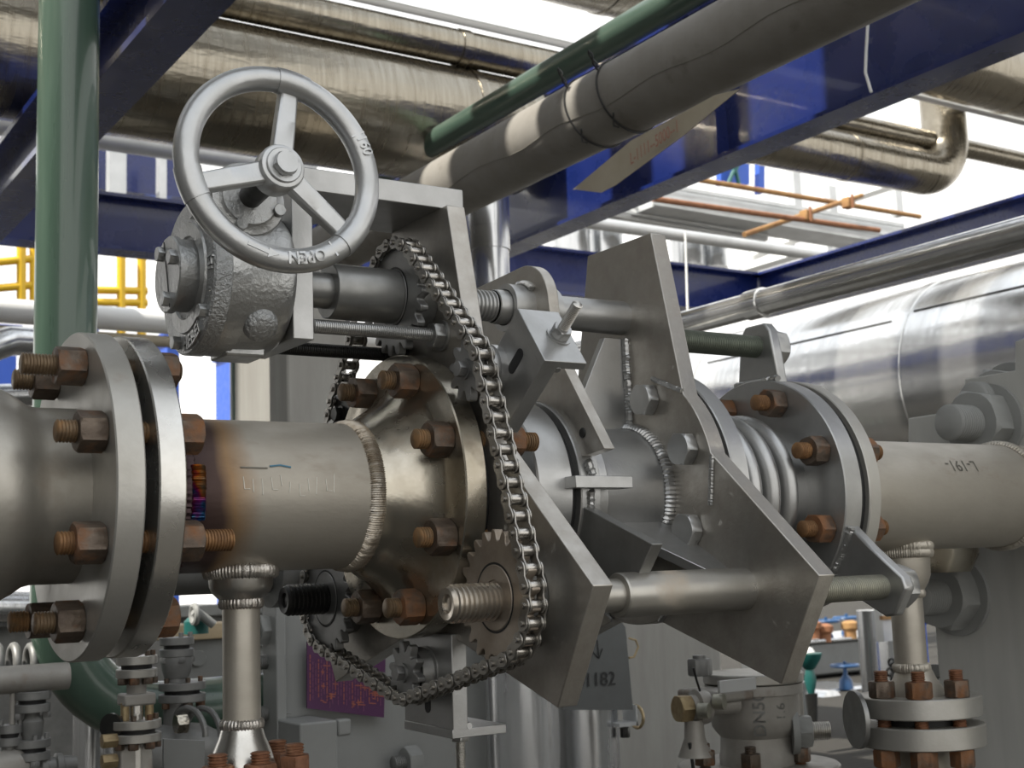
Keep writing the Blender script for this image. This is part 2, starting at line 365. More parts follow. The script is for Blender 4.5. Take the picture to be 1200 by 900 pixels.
# ------------------------------------------------------------------ stud bolts
def make_bolt(name, label, cat, group, M, x0, x1, nuts, r=.0112, rc=.0208, nm=RUST, sm=RUSTY, pitch=.0032):
    o = thing(name, label, cat, M=M, group=group)
    MB().thread(x0, x1, r, pitch).obj('stud', sm, o, world=False, smooth=50)
    for a, c in nuts: MB().nut(a, c, rc).obj('nut', nm, o, world=False, smooth=30)
    return o
def bm(X, ang, bc=BC, spin=None):
    a = math.radians(ang); return T(X, -bc * math.cos(a), bc * math.sin(a)) @ RX(RND.uniform(0, 60) if spin is None else spin)
# flange pair beside the black gap: angles measured up from the camera side
g = 'rusty stud bolts through the flange pair with the black gap'
L_A = {22.5: 'rusty stud bolt just above the mid-height of the flange pair with the black gap',
       -22.5: 'black-gap flange pair stud bolt below mid-height, long ochre thread',
       67.5: 'thick brown-threaded stud bolt near the top of the black-gap flange pair',
       -67.5: 'orange-rusted stud bolt near the bottom of the flange pair with the black gap',
       112.5: 'darker stud bolt at the top of the black-gap flange pair, behind the thick one',
       -112.5: 'dark stud bolt at the bottom of the black-gap flange pair, behind the orange-rusted one'}
pa = None
for ang, lab in L_A.items():
    if ang in (67.5, -22.5):
        make_bolt('stud_bolt', lab, 'bolt', g, bm(.359, ang, spin=20), -.062 if ang > 0 else -.044, .100 if ang > 0 else .128, [(-.029, -.0005), (.0685, .0945)], sm=RUSTY if ang > 0 else ORUST)
    elif pa is None:
        pa = make_bolt('stud_bolt', lab, 'bolt', g, bm(.359, ang, spin=28), -.046, .098, [(-.027, -.0005), (.0685, .0945)])
    else: dup(pa, bm(.359, ang), lab)
# neck flange by the chain
g = 'rusty stud bolts of the neck flange behind the chain'
L_M = {22.5: 'red-brown nut and stud above mid-height on the neck flange, beside the chain',
       -22.5: 'red-brown nut and stud below mid-height on the neck flange, above the bronze sprocket',
       67.5: 'ochre-rusted nut and stud near the top of the neck flange, nearer one',
       112.5: 'dark nut and stud near the top of the neck flange, under the threaded rods',
       -67.5: 'dull greenish nut with grey stud at the bottom of the neck flange',
       -112.5: 'dark brown nut and stud at neck flange bottom, by the black screw end'}
pm = None
for ang, lab in L_M.items():
    if pm is None: pm = make_bolt('stud_bolt', lab, 'bolt', g, bm(.7388, ang, .141), -.042, .118, [(-.0265, -.0005), (.0690, .0945)])
    else: dup(pm, bm(.7388, ang, .141), lab)
# flange pair beyond the bellows
g = 'rusty stud bolts of the flange pair beyond the bellows'
L_R = {22.5: 'orange-threaded stud bolt above mid-height of the flange pair beyond the bellows',
       -22.5: 'orange-threaded stud bolt below mid-height of the flange pair beyond the bellows',
       67.5: 'brown nut and stud just under the lug on the flange beyond the bellows',
       112.5: 'brown nut half hidden behind the yoke on the flange beyond the bellows'}
pr = None
for ang, lab in L_R.items():
    if pr is None: pr = make_bolt('stud_bolt', lab, 'bolt', g, bm(1.328, ang, .137), -.046, .112, [(-.026, -.0005), (.0695, .0955)], sm=ORUST)
    else: dup(pr, bm(1.328, ang, .137), lab)

# ================================================================== YOKES
def yoke_poly(extra=None):
    P = []
    for ph in (90, 210, 330):
        c, s = math.cos(math.radians(ph)), math.sin(math.radians(ph))
        for a, bb in ((.122, -.119), (.345, -.071), (.345, .071), (.122, .119)): P.append((a * c - bb * s, a * s + bb * c))
        P += arc((0, 0), .1704, ph + 48, ph + 72, 8)
    return P
RS = .242
SCREW = {'top': (0., RS), 'front': (-RS * math.cos(PI / 6), -RS / 2), 'back': (RS * math.cos(PI / 6), -RS / 2)}
XL0, XL1, XR0, XR1 = .782, .807, 1.095, 1.120
t = thing('yoke_plate', 'three-armed silver yoke plate behind the chain, carrying the gearbox bracket', 'yoke', (.79, 0, 0))
MB().prism(yoke_poly(), XL0, XL1).obj('arm_plate', PAINT2, t, bevel=.0012)
MB().lathe([(.7661, .02), (.7661, .146), (XL0, .146), (XL0, .02)], 64).obj('gasket', BLACK, t, smooth=30)
MB().lathe([(XL1, .03), (XL1, .092), (.862, .088), (.862, .03)], 64).obj('seat_ring', PAINT, t, smooth=30)
MB().box(.598, .8145, -.056, .075, .3445, .3715).obj('bracket_top_plate', PAINT, t, bevel=.0012)
MB().box(.587, .6125, -.057, .085, .171, .3440).obj('gearbox_mounting_plate', PAINT, t, bevel=.0012)
MB().nut(.372, .380, .013, T(.785, .02, 0) @ UP).obj('cap_screw', PAINT, t, smooth=30)

t = thing('yoke_plate', 'larger three-armed silver yoke plate with welded hub tube and hexagon bolts', 'yoke', (1.1, 0, 0))
t2 = t
MB().prism(yoke_poly(), XR0, XR1).obj('arm_plate', PAINT2, t, bevel=.0012)
MB().lathe([(.962, .04), (.962, .098), (.964, .0995), (.984, .0995), (.986, .098), (.988, .0895), (.992, .0885), (1.0955, .0885)], 72, cap=False).obj('hub_tube', PAINT, t, smooth=30)
MB().bead(.0905, .0075, 54, T(1.0915), seed=21).obj('hub_weld', PAINT, t)
for ph in (90, 210, 330):
    M = RX(ph - 90)
    MB().prism([(1.0955, .086), (1.002, .086), (1.002, .100), (1.060, .212), (1.0955, .212)], -.006, .006, M @ Matrix(((0, 1, 0, 0), (1, 0, 0, 0), (0, 0, 1, 0), (0, 0, 0, 1)))).obj('gusset', PAINT, t, bevel=.0008)
    m = MB(); m.line_bead(M @ Vector((1.0935, -.0085, .092)), M @ Vector((1.0935, -.0085, .210)), .0060, 5 + ph); m.obj('weld_bead', PAINT, t)
    for sgn in (-1, 1):   # fillet runs where each arm meets the disc
        a = M @ Vector((1.0945, sgn * .060, .150)); c = M @ Vector((1.0945, sgn * .118, .126)); m = MB(); m.line_bead(a, c, .0036, 7 + ph + sgn); m.obj('weld_bead', PAINT, t)
MB().lathe([(1.120, .06), (1.120, .157), (1.1285, .157), (1.1285, .06)], 72).obj('gasket', BLACK, t, smooth=30)
m = MB()
g = 'hexagon bolts round the larger yoke'
L_Y = {67.5: 'hexagon bolt head below the top arm of the larger yoke', 22.5: 'hexagon bolt head above mid-height of the larger yoke, near its rim',
       -22.5: 'hexagon bolt head below mid-height of the larger yoke, above the silver rod', 112.5: 'hexagon bolt head behind the gusset of the larger yoke'}
py = None
for ang, lab in L_Y.items():
    if py is None:
        py = thing('hex_bolt', lab, 'bolt', group=g, M=bm(XR0, ang, .133, 8))
        MB().nut(-.0175, -.0005, .0225).obj('head', PAINT, py, world=False, smooth=30)
    else: dup(py, bm(XR0, ang, .133, 8), lab)

# ================================================================== SLIDING BLIND CARRIER between the yokes
t = thing('blind_carrier', 'silver sliding blind carrier plate with rounded top lug and rings between the yokes', 'carrier', (.94, 0, 0))
MB().lathe(flange_ring(.120, .866, .917, .05, .002), 80).obj('spacer_ring', PAINT, t, smooth=30)
MB().lathe([(.917, .05), (.917, .110), (.9275, .110), (.9275, .05)], 64).obj('dark_gap_filler', BLACK, t, smooth=30)  # black filler ring puts the dark of the gap into colour
MB().lathe(flange_ring(.121, .9275, .957, .05, .0015), 80).obj('blind_ring', PAINT, t, smooth=30)
MB().lathe([(.957, .05), (.957, .112), (.962, .112), (.962, .05)], 64).obj('dark_gap_filler', BLACK, t, smooth=30)  # narrower gap, its dark line also set by a black ring
cy, cz = SCREW['top']
poly = [(-.066, .18), (-.160, .045), (-.119, .040)]
poly += [(.119 * math.cos(math.radians(a)), .119 * math.sin(math.radians(a))) for a in range(160, 20, -10)]
poly += [(.120, .045), (.165, .05), (.150, .18), (.125, .293)] + arc((cy, cz), .057, 86, 180, 12)
lug = MB().prism(poly, .935, .951).obj('lug_plate', PAINT2, t, bevel=.001)
MB().lathe([(.9335, .0055), (.9345, .0065)], 16, T(0, -.118, .068)).obj('lug_hole', DARK, lug)
MB().prism([(-.110, -.018), (-.245, -.070), (-.200, -.125), (-.10, -.13), (-.06, -.15), (-.03, -.118)], .931, .947).obj('lower_arm', DULL, t, bevel=.001)
MB().prism([(.110, -.018), (.245, -.070), (.200, -.125), (.10, -.13), (.06, -.15), (.03, -.118)], .931, .947).obj('lower_arm', DULL, t, bevel=.001)
MB().lathe([(.910, .0235), (.905, .0235), (.905, .031), (.935, .031)], 36, T(0, cy, cz), cap=False).obj('bushing', PAINT, t, smooth=35)
MB().lathe([(.951, .031), (.978, .031), (.979, .024)], 36, T(0, cy, cz), cap=False).obj('bushing', PAINT, t, smooth=35)
m = MB().bead(.0335, .0055, 22, T(.934, cy, cz), 300, 500, 31); m.obj('bushing_weld', PAINT, t)
for p_, q_ in (((.938, -.121, .034), (.943, -.123, .015)), ((.940, -.122, -.001), (.942, -.112, -.045))): m = MB(); m.line_bead(p_, q_, .0055, 41); m.obj('ring_weld', PAINT, t)
MB().box(.905, .990, -.141, -.112, .000, .0145).obj('clip_block', PAINT, t, bevel=.0008)

# ================================================================== LEAD SCREWS AND GUIDE RODS
t = thing('lead_screw', 'upper lead screw passing through the rounded lug between the yokes', 'screw', (.85, cy, cz))
MB().thread(.800, .887, .0200, .0058, .0026, 32, T(0, cy, cz)).obj('thread', PAINT, t, smooth=50)
MB().lathe([(.700, .019), (.800, .019)], 32, T(0, cy, cz), cap=False).obj('drive_end', DARK, t)
MB().lathe([(.887, .0208), (.888, .0222), (.978, .0222), (1.0955, .0232)], 40, T(0, cy, cz), cap=False).obj('plain_shank', PAINT, t, smooth=30)
fy, fz = SCREW['front']; by, bz = SCREW['back']
def screw(y, z, label, thr, rod):
    t = thing('lead_screw', label, 'screw', (.8, y, z)); M = T(0, y, z)
    MB().lathe([(.7025, .0), (.699, .0075), (.6865, .010), (.6850, .0165), (.688, .0185), (.690, .0185)], 32, M, cap=False).obj('centre_drilled_end', thr, t, smooth=30)
    MB().thread(.689, .790, .0203, .0058, .0026, 32, M).obj('thread', thr, t, smooth=50)
    MB().lathe([(.806, .0185), (.905, .0185), (.906, .0240), (.908, .0252), (1.0955, .0252)], 40, M, cap=False).obj('guide_rod', rod, t, smooth=30)
RODM = mat('bare_guide_rod', (.46, .45, .42), (.36, .34, .30), .8, .33, .08, 8, bump=.05, bs=150, rust=(.42, .34, .25), rlo=.62, rhi=.8, rs=9)
screw(fy, fz - .004, 'bright thick lead screw through the bronze sprocket, nearest to the camera', THREAD, RODM)
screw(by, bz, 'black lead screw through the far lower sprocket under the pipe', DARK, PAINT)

# ------------------------------------------------------------------ sprockets, chain
XC = .750; PITCH = .01905
def gear_poly(N, Rp):
    P = []
    for i in range(N):
        for fr, r in ((-.11, Rp + .0056), (.11, Rp + .0056), (.24, Rp + .0012), (.33, Rp - .0042), (.43, Rp - .0062), (.57, Rp - .0062), (.67, Rp - .0042), (.76, Rp + .0012)):
            a = 2 * PI * (i + fr) / N; P.append((r * math.cos(a), r * math.sin(a)))
    return P
RP = .0662
def sprocket(y, z, label, m, spin, R=RP, N=22, hub=.036):
    t = thing('chain_sprocket', label, 'sprocket', (XC, y, z)); M = T(XC, y, z) @ RX(spin)
    MB().prism(gear_poly(N, R), -.0055, .0055, M).obj('toothed_disc', m, t, bevel=.0011)
    MB().lathe([(-.0058, hub - .0012), (-.0058, hub + .0012)], 48, M, cap=False).obj('hub_groove', BLACK, t)
    MB().lathe([(-.0056, .018), (-.0066, .019), (-.0066, hub - .0022), (-.0056, hub - .0012)], 48, M, cap=False).obj('hub_ring', m, t, smooth=30)
    MB().lathe([(.0055, .02), (.0055, .050), (.018, .050), (.0315, .046), (.0315, .02)], 48, M, cap=False).obj('thrust_collar', DULL, t, smooth=30)
    return t
sprocket(cy, cz, 'grey chain sprocket at the top, beside the drive sleeve', SPROCK, 4)
sprocket(fy, fz, 'bronze-toned chain sprocket on the bright lead screw', BRONZE, 9)
sprocket(by, bz, 'dark grey chain sprocket on the black lead screw', SPROCK, 2)
RI = PITCH / (2 * math.sin(PI / 10))
IDL = {'front': (-.164, .129), 'bottom': (-.001, -.2075), 'back': (.152, .116)}
def idler(key, label, m=SPROCK):
    y, z = IDL[key]; t = thing('idler_sprocket', label, 'sprocket', (XC, y, z)); M = T(XC, y, z)
    MB().prism(gear_poly(10, RI), -.0052, .0052, M @ RX(11)).obj('toothed_disc', m, t, bevel=.0011)
    MB().nut(-.0165, -.0075, .0095, M).obj('bolt_head', m, t, smooth=30)
    MB().lathe([(-.0075, .0), (-.0075, .0115), (-.005, .0115)], 24, M, cap=False).obj('washer', m, t, smooth=30)
    return t
idler('front', 'small idler sprocket beside the slotted bracket, pushing the chain outward')
idler('bottom', 'small idler sprocket under the neck flange, pressing the chain down')
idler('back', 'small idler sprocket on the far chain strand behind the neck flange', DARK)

def chain_path():
    cs = [(by, bz, RP), (*IDL['back'], RI), (cy, cz, RP), (*IDL['front'], RI), (fy, fz, RP), (*IDL['bottom'], RI)]
    n = len(cs); nor = []
    for i in range(n):
        a, c = cs[i], cs[(i + 1) % n]; d = Vector((c[0] - a[0], c[1] - a[1])); L = d.length; d /= L
        k = (a[2] - c[2]) / L; pr_ = Vector((d.y, -d.x)); nor.append(d * k + pr_ * math.sqrt(1 - k * k))
    pts = []
    for i in range(n):
        c = cs[i]; n0, n1 = nor[i - 1], nor[i]; a0 = math.atan2(n0.y, n0.x); a1 = math.atan2(n1.y, n1.x)
        while a1 < a0: a1 += 2 * PI
        k = max(2, int((a1 - a0) / .02))
        for j in range(k + 1):
            a = a0 + (a1 - a0) * j / k; pts.append(Vector((c[0] + c[2] * math.cos(a), c[1] + c[2] * math.sin(a))))
    return pts
cp = chain_path(); cum = [0.]
for i in range(len(cp)): cum.append(cum[-1] + (cp[(i + 1) % len(cp)] - cp[i]).length)
TOT = cum[-1]; NL = 2 * round(TOT / PITCH / 2); CP = TOT / NL
def along(s):
    s %= TOT; i = max(k for k in range(len(cum)) if cum[k] <= s + 1e-9); i = min(i, len(cp) - 1)
    f = (s - cum[i]) / max(1e-9, cum[i + 1] - cum[i]); return cp[i].lerp(cp[(i + 1) % len(cp)], f)
chain = thing('roller_chain', 'steel roller chain looped round the three sprockets', 'chain', (XC, 0, 0))
h = CP / 2
def eight(hh, rr, waist):
    P = []
    P += [(h + rr * math.cos(math.radians(a)), rr * math.sin(math.radians(a))) for a in range(-110, 111, 20)]
    P += [(0, waist)]
    P += [(-h + rr * math.cos(math.radians(a)), rr * math.sin(math.radians(a))) for a in range(70, 291, 20)]
    P += [(0, -waist)]
    return P
pts = [along(i * CP + CP * .3) for i in range(NL)]
proto = {}
for i in range(NL):
    a, c = pts[i], pts[(i + 1) % NL]; mid = (a + c) / 2; d = (c - a).normalized()
    M = Matrix(((1, 0, 0, 0), (0, d.x, -d.y, mid.x), (0, d.y, d.x, mid.y), (0, 0, 0, 1)))
    kind = 'inner_link' if i % 2 == 0 else 'outer_link'
    if kind not in proto:
        o = bpy.data.objects.new(kind, None); COL.objects.link(o); o.parent = chain; o.empty_display_size = .01
        if kind == 'inner_link':
            for sg in (-1, 1): MB().prism(eight(h, .0083, .0058), sg * .0085 - .0011, sg * .0085 + .0011).obj('link_plate', CHAIN, o, bevel=.0005, world=False)
            for sg in (-1, 1): MB().lathe([(-.0073, .0030), (-.0073, .0057), (-.0069, .0060), (.0069, .0060), (.0073, .0057), (.0073, .003)], 18, T(0, sg * h, 0)).obj('roller', ROLLER, o, world=False)
        else:
            for sg in (-1, 1): MB().prism(eight(h, .0080, .0054), sg * .0112 - .0010, sg * .0112 + .0010).obj('link_plate', CHAIN, o, bevel=.0005, world=False)
            for sg in (-1, 1): MB().lathe([(-.0146, .0), (-.0146, .0024), (-.0139, .0032), (.0139, .0032), (.0146, .0024), (.0146, 0)], 14, T(0, sg * h, 0), cap=False).obj('pin', ROLLER, o, world=False)
        o.matrix_local = M; proto[kind] = o
    else:
        s0 = proto[kind]; o = s0.copy(); COL.objects.link(o); o.parent = chain; o.matrix_local = M
        for ch in list(s0.children):
            q = ch.copy(); COL.objects.link(q); q.parent = o

# ------------------------------------------------------------------ chain tensioners
def tensioner(label, C0, er, idl, w, inner, outer, xs=(.775, .795), slot=True, shelf=.052):
    """slotted plate square to the pipe; er = outward direction in (y,z); w half widths"""
    er = Vector(er).normalized(); et = Vector((-er.y, er.x))
    def q(a, c): v = Vector(C0) + er * a + et * c; return (v.x, v.y)
    t = thing('chain_tensioner', label, 'tensioner', (xs[0], *q(0, 0)))
    M = Matrix(((1, 0, 0, 0), (0, er.x, et.x, C0[0]), (0, er.y, et.y, C0[1]), (0, 0, 0, 1)))
    MB().prism([(inner, -w), (outer, -w), (outer, w), (inner, w)], xs[0], xs[1], M).obj('slotted_plate', PAINT, t, bevel=.001)
    sl = [(c0 + .0065 * math.cos(math.radians(a)), .0065 * math.sin(math.radians(a))) for c0, r0 in ((outer - .022, -90), (inner + .060, 90)) for a in range(r0, r0 + 181, 20)]
    MB().prism(sl, xs[0] - .0006, xs[0], M).obj('slot', BLACK, t)
    MB().box(xs[0] - .001, xs[1] + shelf, 0, 0.0105, -w, w, M @ T(0, outer - .002, 0)).obj('end_shelf', PAINT, t, bevel=.0008)
    m = MB(); m.line_bead(M @ Vector((xs[1] + .002, outer - .004, -w)), M @ Vector((xs[1] + .002, outer - .004, w)), .0045, 61); m.obj('shelf_weld', PAINT, t)
    bxp = xs[1] + shelf * .45
    MA = M @ T(bxp, outer + .0085, 0) @ RZ(90)
    m = MB().thread(-.05, .048, .0062, .002, None, 20, MA); m.obj('adjusting_screw', BRIGHT, t, smooth=50)
    MB().nut(.0015, .0125, .0115, MA).obj('lock_nut', PAINT, t, smooth=30)
    MB().lathe([(0, .0), (0, .0145), (.0018, .0145), (.0018, 0)], 28, MA, cap=False).obj('washer', PAINT, t, smooth=30)
    y, z = IDL[idl]; A = T(0, y, z)
    MB().lathe([(.757, .014), (.757, .027), (.769, .029), (.7705, .0265), (.7725, .0265), (.774, .0295), (xs[0], .0295)], 36, A, cap=False).obj('spacer_bush', PAINT, t, smooth=30)
    return t
tensioner('slotted chain tensioner bracket with upright stud on its shelf, beside the top sprocket strand', (-.164, .100), (-.80, .60), 'front', .041, -.015, .088, (.783, .803), True, .034)
tensioner('slotted chain tensioner bracket hanging below the neck flange, bolt underneath', (-.005, -.2075), (0.02, -1), 'bottom', .058, -.045, .064)
# ================================================================== GEARBOX, HANDWHEEL, SLEEVE
GY, GZ = 0., .2425
GM = T(0, GY, GZ)
t = thing('gearbox', 'silver-painted cast worm gearbox with lettered end cover beside the handwheel', 'gearbox', (.53, GY, GZ))
b = MB().lathe([(.507, .0850), (.513, .0858), (.528, .0858), (.529, .0838), (.532, .0835), (.560, .0825), (.578, .080), (.584, .076), (.587, .070), (.587, 0)], 72, GM)
b.obj('housing', CAST, t, smooth=45)
b = MB().lathe([(.486, .050), (.486, .0845), (.488, .0866), (.5055, .0866), (.507, .0850), (.507, .05)], 72, GM); b.obj('end_cover', CASTR, t, smooth=30)
MB().lathe([(.4865, .045), (.4835, .047), (.4835, .0615), (.4865, .0635)], 56, GM, cap=False).obj('cover_ring', CAST, t, smooth=30)
cp_ = MB().lathe([(.4865, .0405), (.4700, .0405), (.4700, .0430), (.4640, .0430), (.4625, .0415), (.4625, 0)], 56, GM @ T(0, -.0, .002)).obj('indicator_cap', CAST, t, smooth=30)
MB().box(.4618, .4630, -.0008, .0008, -.040, .040, GM @ T(0, 0, .002) @ RX(-14)).obj('pointer_line', DARK, cp_)
for a in (62, 152, 262): MB().nut(.4550, .4630, .0085, GM @ T(0, .029 * math.cos(math.radians(a)), .002 + .029 * math.sin(math.radians(a)))).obj('cap_bolt', CAST, t, smooth=30)
for a in (35, 118, 220, 292): MB().nut(.4770, .4865, .0078, GM @ T(0, .0745 * math.cos(math.radians(a)), .0745 * math.sin(math.radians(a)))).obj('cover_bolt', CAST, t, smooth=30)
vs, fs = text_mesh('HEBEI', .0215, .0022, True)       # raised cover letters bent round the bottom of the cover
def bend(vs, R, a0, x, flip):
    out = []
    for v in vs:
        a = math.radians(a0) + v.x / R * flip; r = R - v.y * 1.0; out.append((x - v.z, GY + r * math.cos(a), GZ + r * math.sin(a)))
    return out
MB().add(bend(vs, .0745, 256, .4855, -1), fs).obj('raised_letters', CAST, t)
vs, fs = text_mesh('IEJ', .018, .0018, True)
MB().add(bend(vs, .0745, 178, .4855, -1), fs).obj('raised_letters', CAST, t)
MB().lathe([(-.012, .0225), (.080, .0205), (.089, .0180), (.0925, .013), (.0925, 0)], 28, T(.548, GY, GZ) @ RX(0) @ RZ(-90) @ RY(-0) @ RZ(0) @ RY(46)).obj('drain_boss', CASTR, t, smooth=45)
MB().box(.522, .570, -.020, .03, -.088, -.066, GM).obj('foot', CAST, t, bevel=.003)
WX, WZ, WY = .530, .3298, -.159
# worm housing across the gearbox, its axis tipped up a little toward the wheel
WMt = T(WX, -.0735, .321) @ RX(-5.9) @ FRONT
MB().lathe([(-.16, .0), (-.16, .033), (-.155, .036), (-.012, .036), (-.012, .040)], 48, WMt, cap=False).obj('worm_housing', CAST, t, smooth=45)
MB().box(.500, .562, -.050, .06, .280, .322).obj('worm_saddle', CAST, t, bevel=.006)
fl = MB().lathe([(-.013, .0), (-.013, .0415), (-.010, .0430), (-.004, .0430), (-.0015, .0415), (.000, .034), (.003, .031), (.004, .020), (.004, .0)], 56, WMt).obj('worm_flange', CAST, t, smooth=35)
for a in (250, 340, 70, 160): MB().nut(-.001, .007, .0072, WMt @ T(0, .0350 * math.cos(math.radians(a)), .0350 * math.sin(math.radians(a)))).obj('flange_bolt', CAST, fl, smooth=30)
MB().lathe([(.0, .0132), (.075, .0132)], 28, WMt @ T(0.003, 0, 0), cap=False).obj('worm_shaft', DARK, t)

# handwheel
hw = thing('handwheel', 'silver three-spoke handwheel on the gearbox with raised lettering on its rim', 'handwheel', (WX, WY, WZ))
HM = T(WX, WY, WZ) @ RX(-5.9) @ FRONT @ Matrix.Scale(.946, 4)          # local x -> toward camera, local y -> +x, local z -> up
RW, rw = .1065, .0138
rim = MB().torus(RW, rw, 120, 18, HM).obj('rim', WHEEL, hw)
SP = (80, 197, 319)
for a in SP:
    m = MB().torus(RW, rw + .0012, 14, 18, HM, a - 9.5, a + 9.5); m.obj('rim_cuff', WHEEL, hw)
    A = HM @ RX(a)                    # local y points along the spoke
    m = MB()
    sec = [(-.0065, -.0125), (.0045, -.0125), (.0065, -.0100), (.0065, .0100), (.0045, .0125), (-.0065, .0125)]
    ys = [(.020, 1.0, -.002), (.060, .93, -.003), (.098, .86, -.004)]
    vs = [(x + o, y, z * k) for y, k, o in ys for x, z in sec]
    n = 6; fs = [tuple(range(6))[::-1], tuple(12 + i for i in range(6))]
    for j in range(2):
        for i in range(6): fs.append((j * n + i, j * n + (i + 1) % n, (j + 1) * n + (i + 1) % n, (j + 1) * n + i))
    m.add(vs, fs, A).obj('spoke', WHEEL, hw, bevel=.0012)
MB().lathe([(-.022, .0), (-.022, .0245), (-.012, .0265), (.006, .0265), (.0095, .0245), (.0105, .0215), (.0105, 0)], 48, HM).obj('hub', WHEEL, hw, smooth=32)
MB().lathe([(.0105, .0), (.0105, .0205), (.0125, .0205), (.0135, .0195), (.0135, 0)], 48, HM).obj('hub_washer', WHEEL, hw, smooth=32)
MB().nut(.0135, .0225, .0142, HM @ RX(12)).obj('centre_bolt', WHEEL, hw, smooth=30)
def rim_text(body, size, a0, big=True):
    vs, fs = text_mesh(body, size, .0014, True); out = []
    for v in vs:
        phi = math.radians(a0) - v.x / RW                # reads with letter tops outward
        psi = v.y / rw                                   # round the tube: 0 = facing camera, + outward
        rr = rw + .0008 + v.z * 1.0
        rad = RW + rr * math.sin(psi); out.append((rr * math.cos(psi), rad * math.cos(phi), rad * math.sin(phi)))
    return MB().add(out, fs, HM).obj('raised_lettering', WHEEL, rim)
rim_text('|160', .0165, 22)
rim_text('OPEN', .0175, 281)
rim_text('|', .018, 300)
# raised arrow on the rim
ar = [(-.017, -.0022), (.007, -.0022), (.007, -.0055), (.019, 0), (.007, .0055), (.007, .0022), (-.017, .0022)]
out = []; 
for zz in (-.0004, .0012):
    for x, y in ar:
        phi = math.radians(253) - (-x) / RW; psi = y / rw; rr = rw + zz; rad = RW + rr * math.sin(psi); out.append((rr * math.cos(psi), rad * math.cos(phi), rad * math.sin(phi)))
n = len(ar)
MB().add(out, [tuple(range(n, 2 * n))] + [(i, (i + 1) % n, n + (i + 1) % n, n + i) for i in range(n)], HM).obj('raised_arrow', WHEEL, rim)

t = thing('drive_sleeve', 'smooth dark grey drive sleeve between gearbox plate and top sprocket', 'sleeve', (.69, 0, GZ))
MB().lathe([(.656, .022), (.656, .0320), (.657, .0332), (.7430, .0332), (.744, .032), (.744, .02)], 48, T(0, 0, GZ)).obj('outer_sleeve', DULL, t, smooth=30)
MB().lathe([(.612, .0215), (.660, .0215)], 40, T(0, 0, GZ), cap=False).obj('shaft', DULL, t)
g = 'threaded tie rods under the drive sleeve'
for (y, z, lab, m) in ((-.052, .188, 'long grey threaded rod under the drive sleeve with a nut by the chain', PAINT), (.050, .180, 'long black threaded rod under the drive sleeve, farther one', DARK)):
    t = thing('threaded_rod', lab, 'rod', (.7, y, z), g)
    MB().thread(.6125, .7822, .0083, .0026, None, 24, T(0, y, z)).obj('rod', m, t, smooth=50)
    MB().nut(.765, .779, .0162, T(0, y, z) @ RX(12)).obj('nut', m, t, smooth=30)
    MB().lathe([(.779, .008), (.779, .0185), (.7818, .0185)], 28, T(0, y, z), cap=False).obj('washer', m, t, smooth=30)

# ================================================================== BELLOWS, LUG FLANGE, RIGHT PIPE
t = thing('expansion_bellows', 'ribbed silver expansion bellows between the larger yoke and the lug flange', 'bellows', (1.24, 0, 0))
MB().lathe(flange_ring(.1685, 1.1285, 1.156, .06), 96).obj('ring_flange', PAINT, t, smooth=30)
pf = [(1.156, .100), (1.172, .100)]
for k in range(4):
    c0 = 1.190 + k * .033
    for a in range(0, 181, 15): pf.append((c0 - .0125 * math.cos(math.radians(a)), .098 + .016 * math.sin(math.radians(a))))
    if k < 3:
        for a in range(15, 166, 30): pf.append((c0 + .0165 - .004 * math.cos(math.radians(a)), .098 - .010 * math.sin(math.radians(a))))
pf += [(1.305, .0980), (1.329, .0980)]
MB().lathe(pf, 80, cap=False).obj('convolutions', PAINT, t, smooth=60)
t = thing('lug_flange', 'silver flange with welded lugs and pull rods beyond the bellows', 'flange', (1.34, 0, 0))
MB().lathe(flange_ring(.1665, 1.328, 1.360, .05), 96).obj('flange_disc', PAINT, t, smooth=30)
MB().lathe([(1.360, .05), (1.360, .158), (1.374, .158), (1.374, .05)], 72).obj('gasket', BLACK, t, smooth=30)
for k, (ph, dr) in enumerate(((90, 0), (213, .028), (327, .028))):
    M = RX(ph - 90)
    MB().prism([(-.044, .155), (.044, .155), (.036, .205), (.030, .238 + dr), (.020, .250 + dr), (-.020, .250 + dr), (-.030, .238 + dr), (-.036, .205)], 1.340, 1.358, M).obj('lug', PAINT, t, bevel=.003)
    m = MB(); m.line_bead(M @ Vector((1.338, -.044, .165)), M @ Vector((1.338, .044, .165)), .005, 71 + k); m.obj('lug_weld', PAINT, t)
g = 'pull rods from the larger yoke to the lug flange'
for ph, rr, lab, m in ((90, .2175, 'olive threaded pull rod over the bellows to the top lug', GRN_ROD), (213, .242, 'zinc threaded pull rod under the bellows to the lower lug', GALV)):
    a = math.radians(ph); y, z = rr * math.cos(a), rr * math.sin(a); t = thing('pull_rod', lab, 'rod', (1.23, y, z), g)
    MB().thread(1.119, 1.372, .0162, .0034, None, 28, T(0, y, z)).obj('rod', m, t, smooth=50)
    MB().nut(1.358, 1.386, .0290, T(0, y, z) @ RX(20)).obj('nut', PAINT, t, smooth=30)

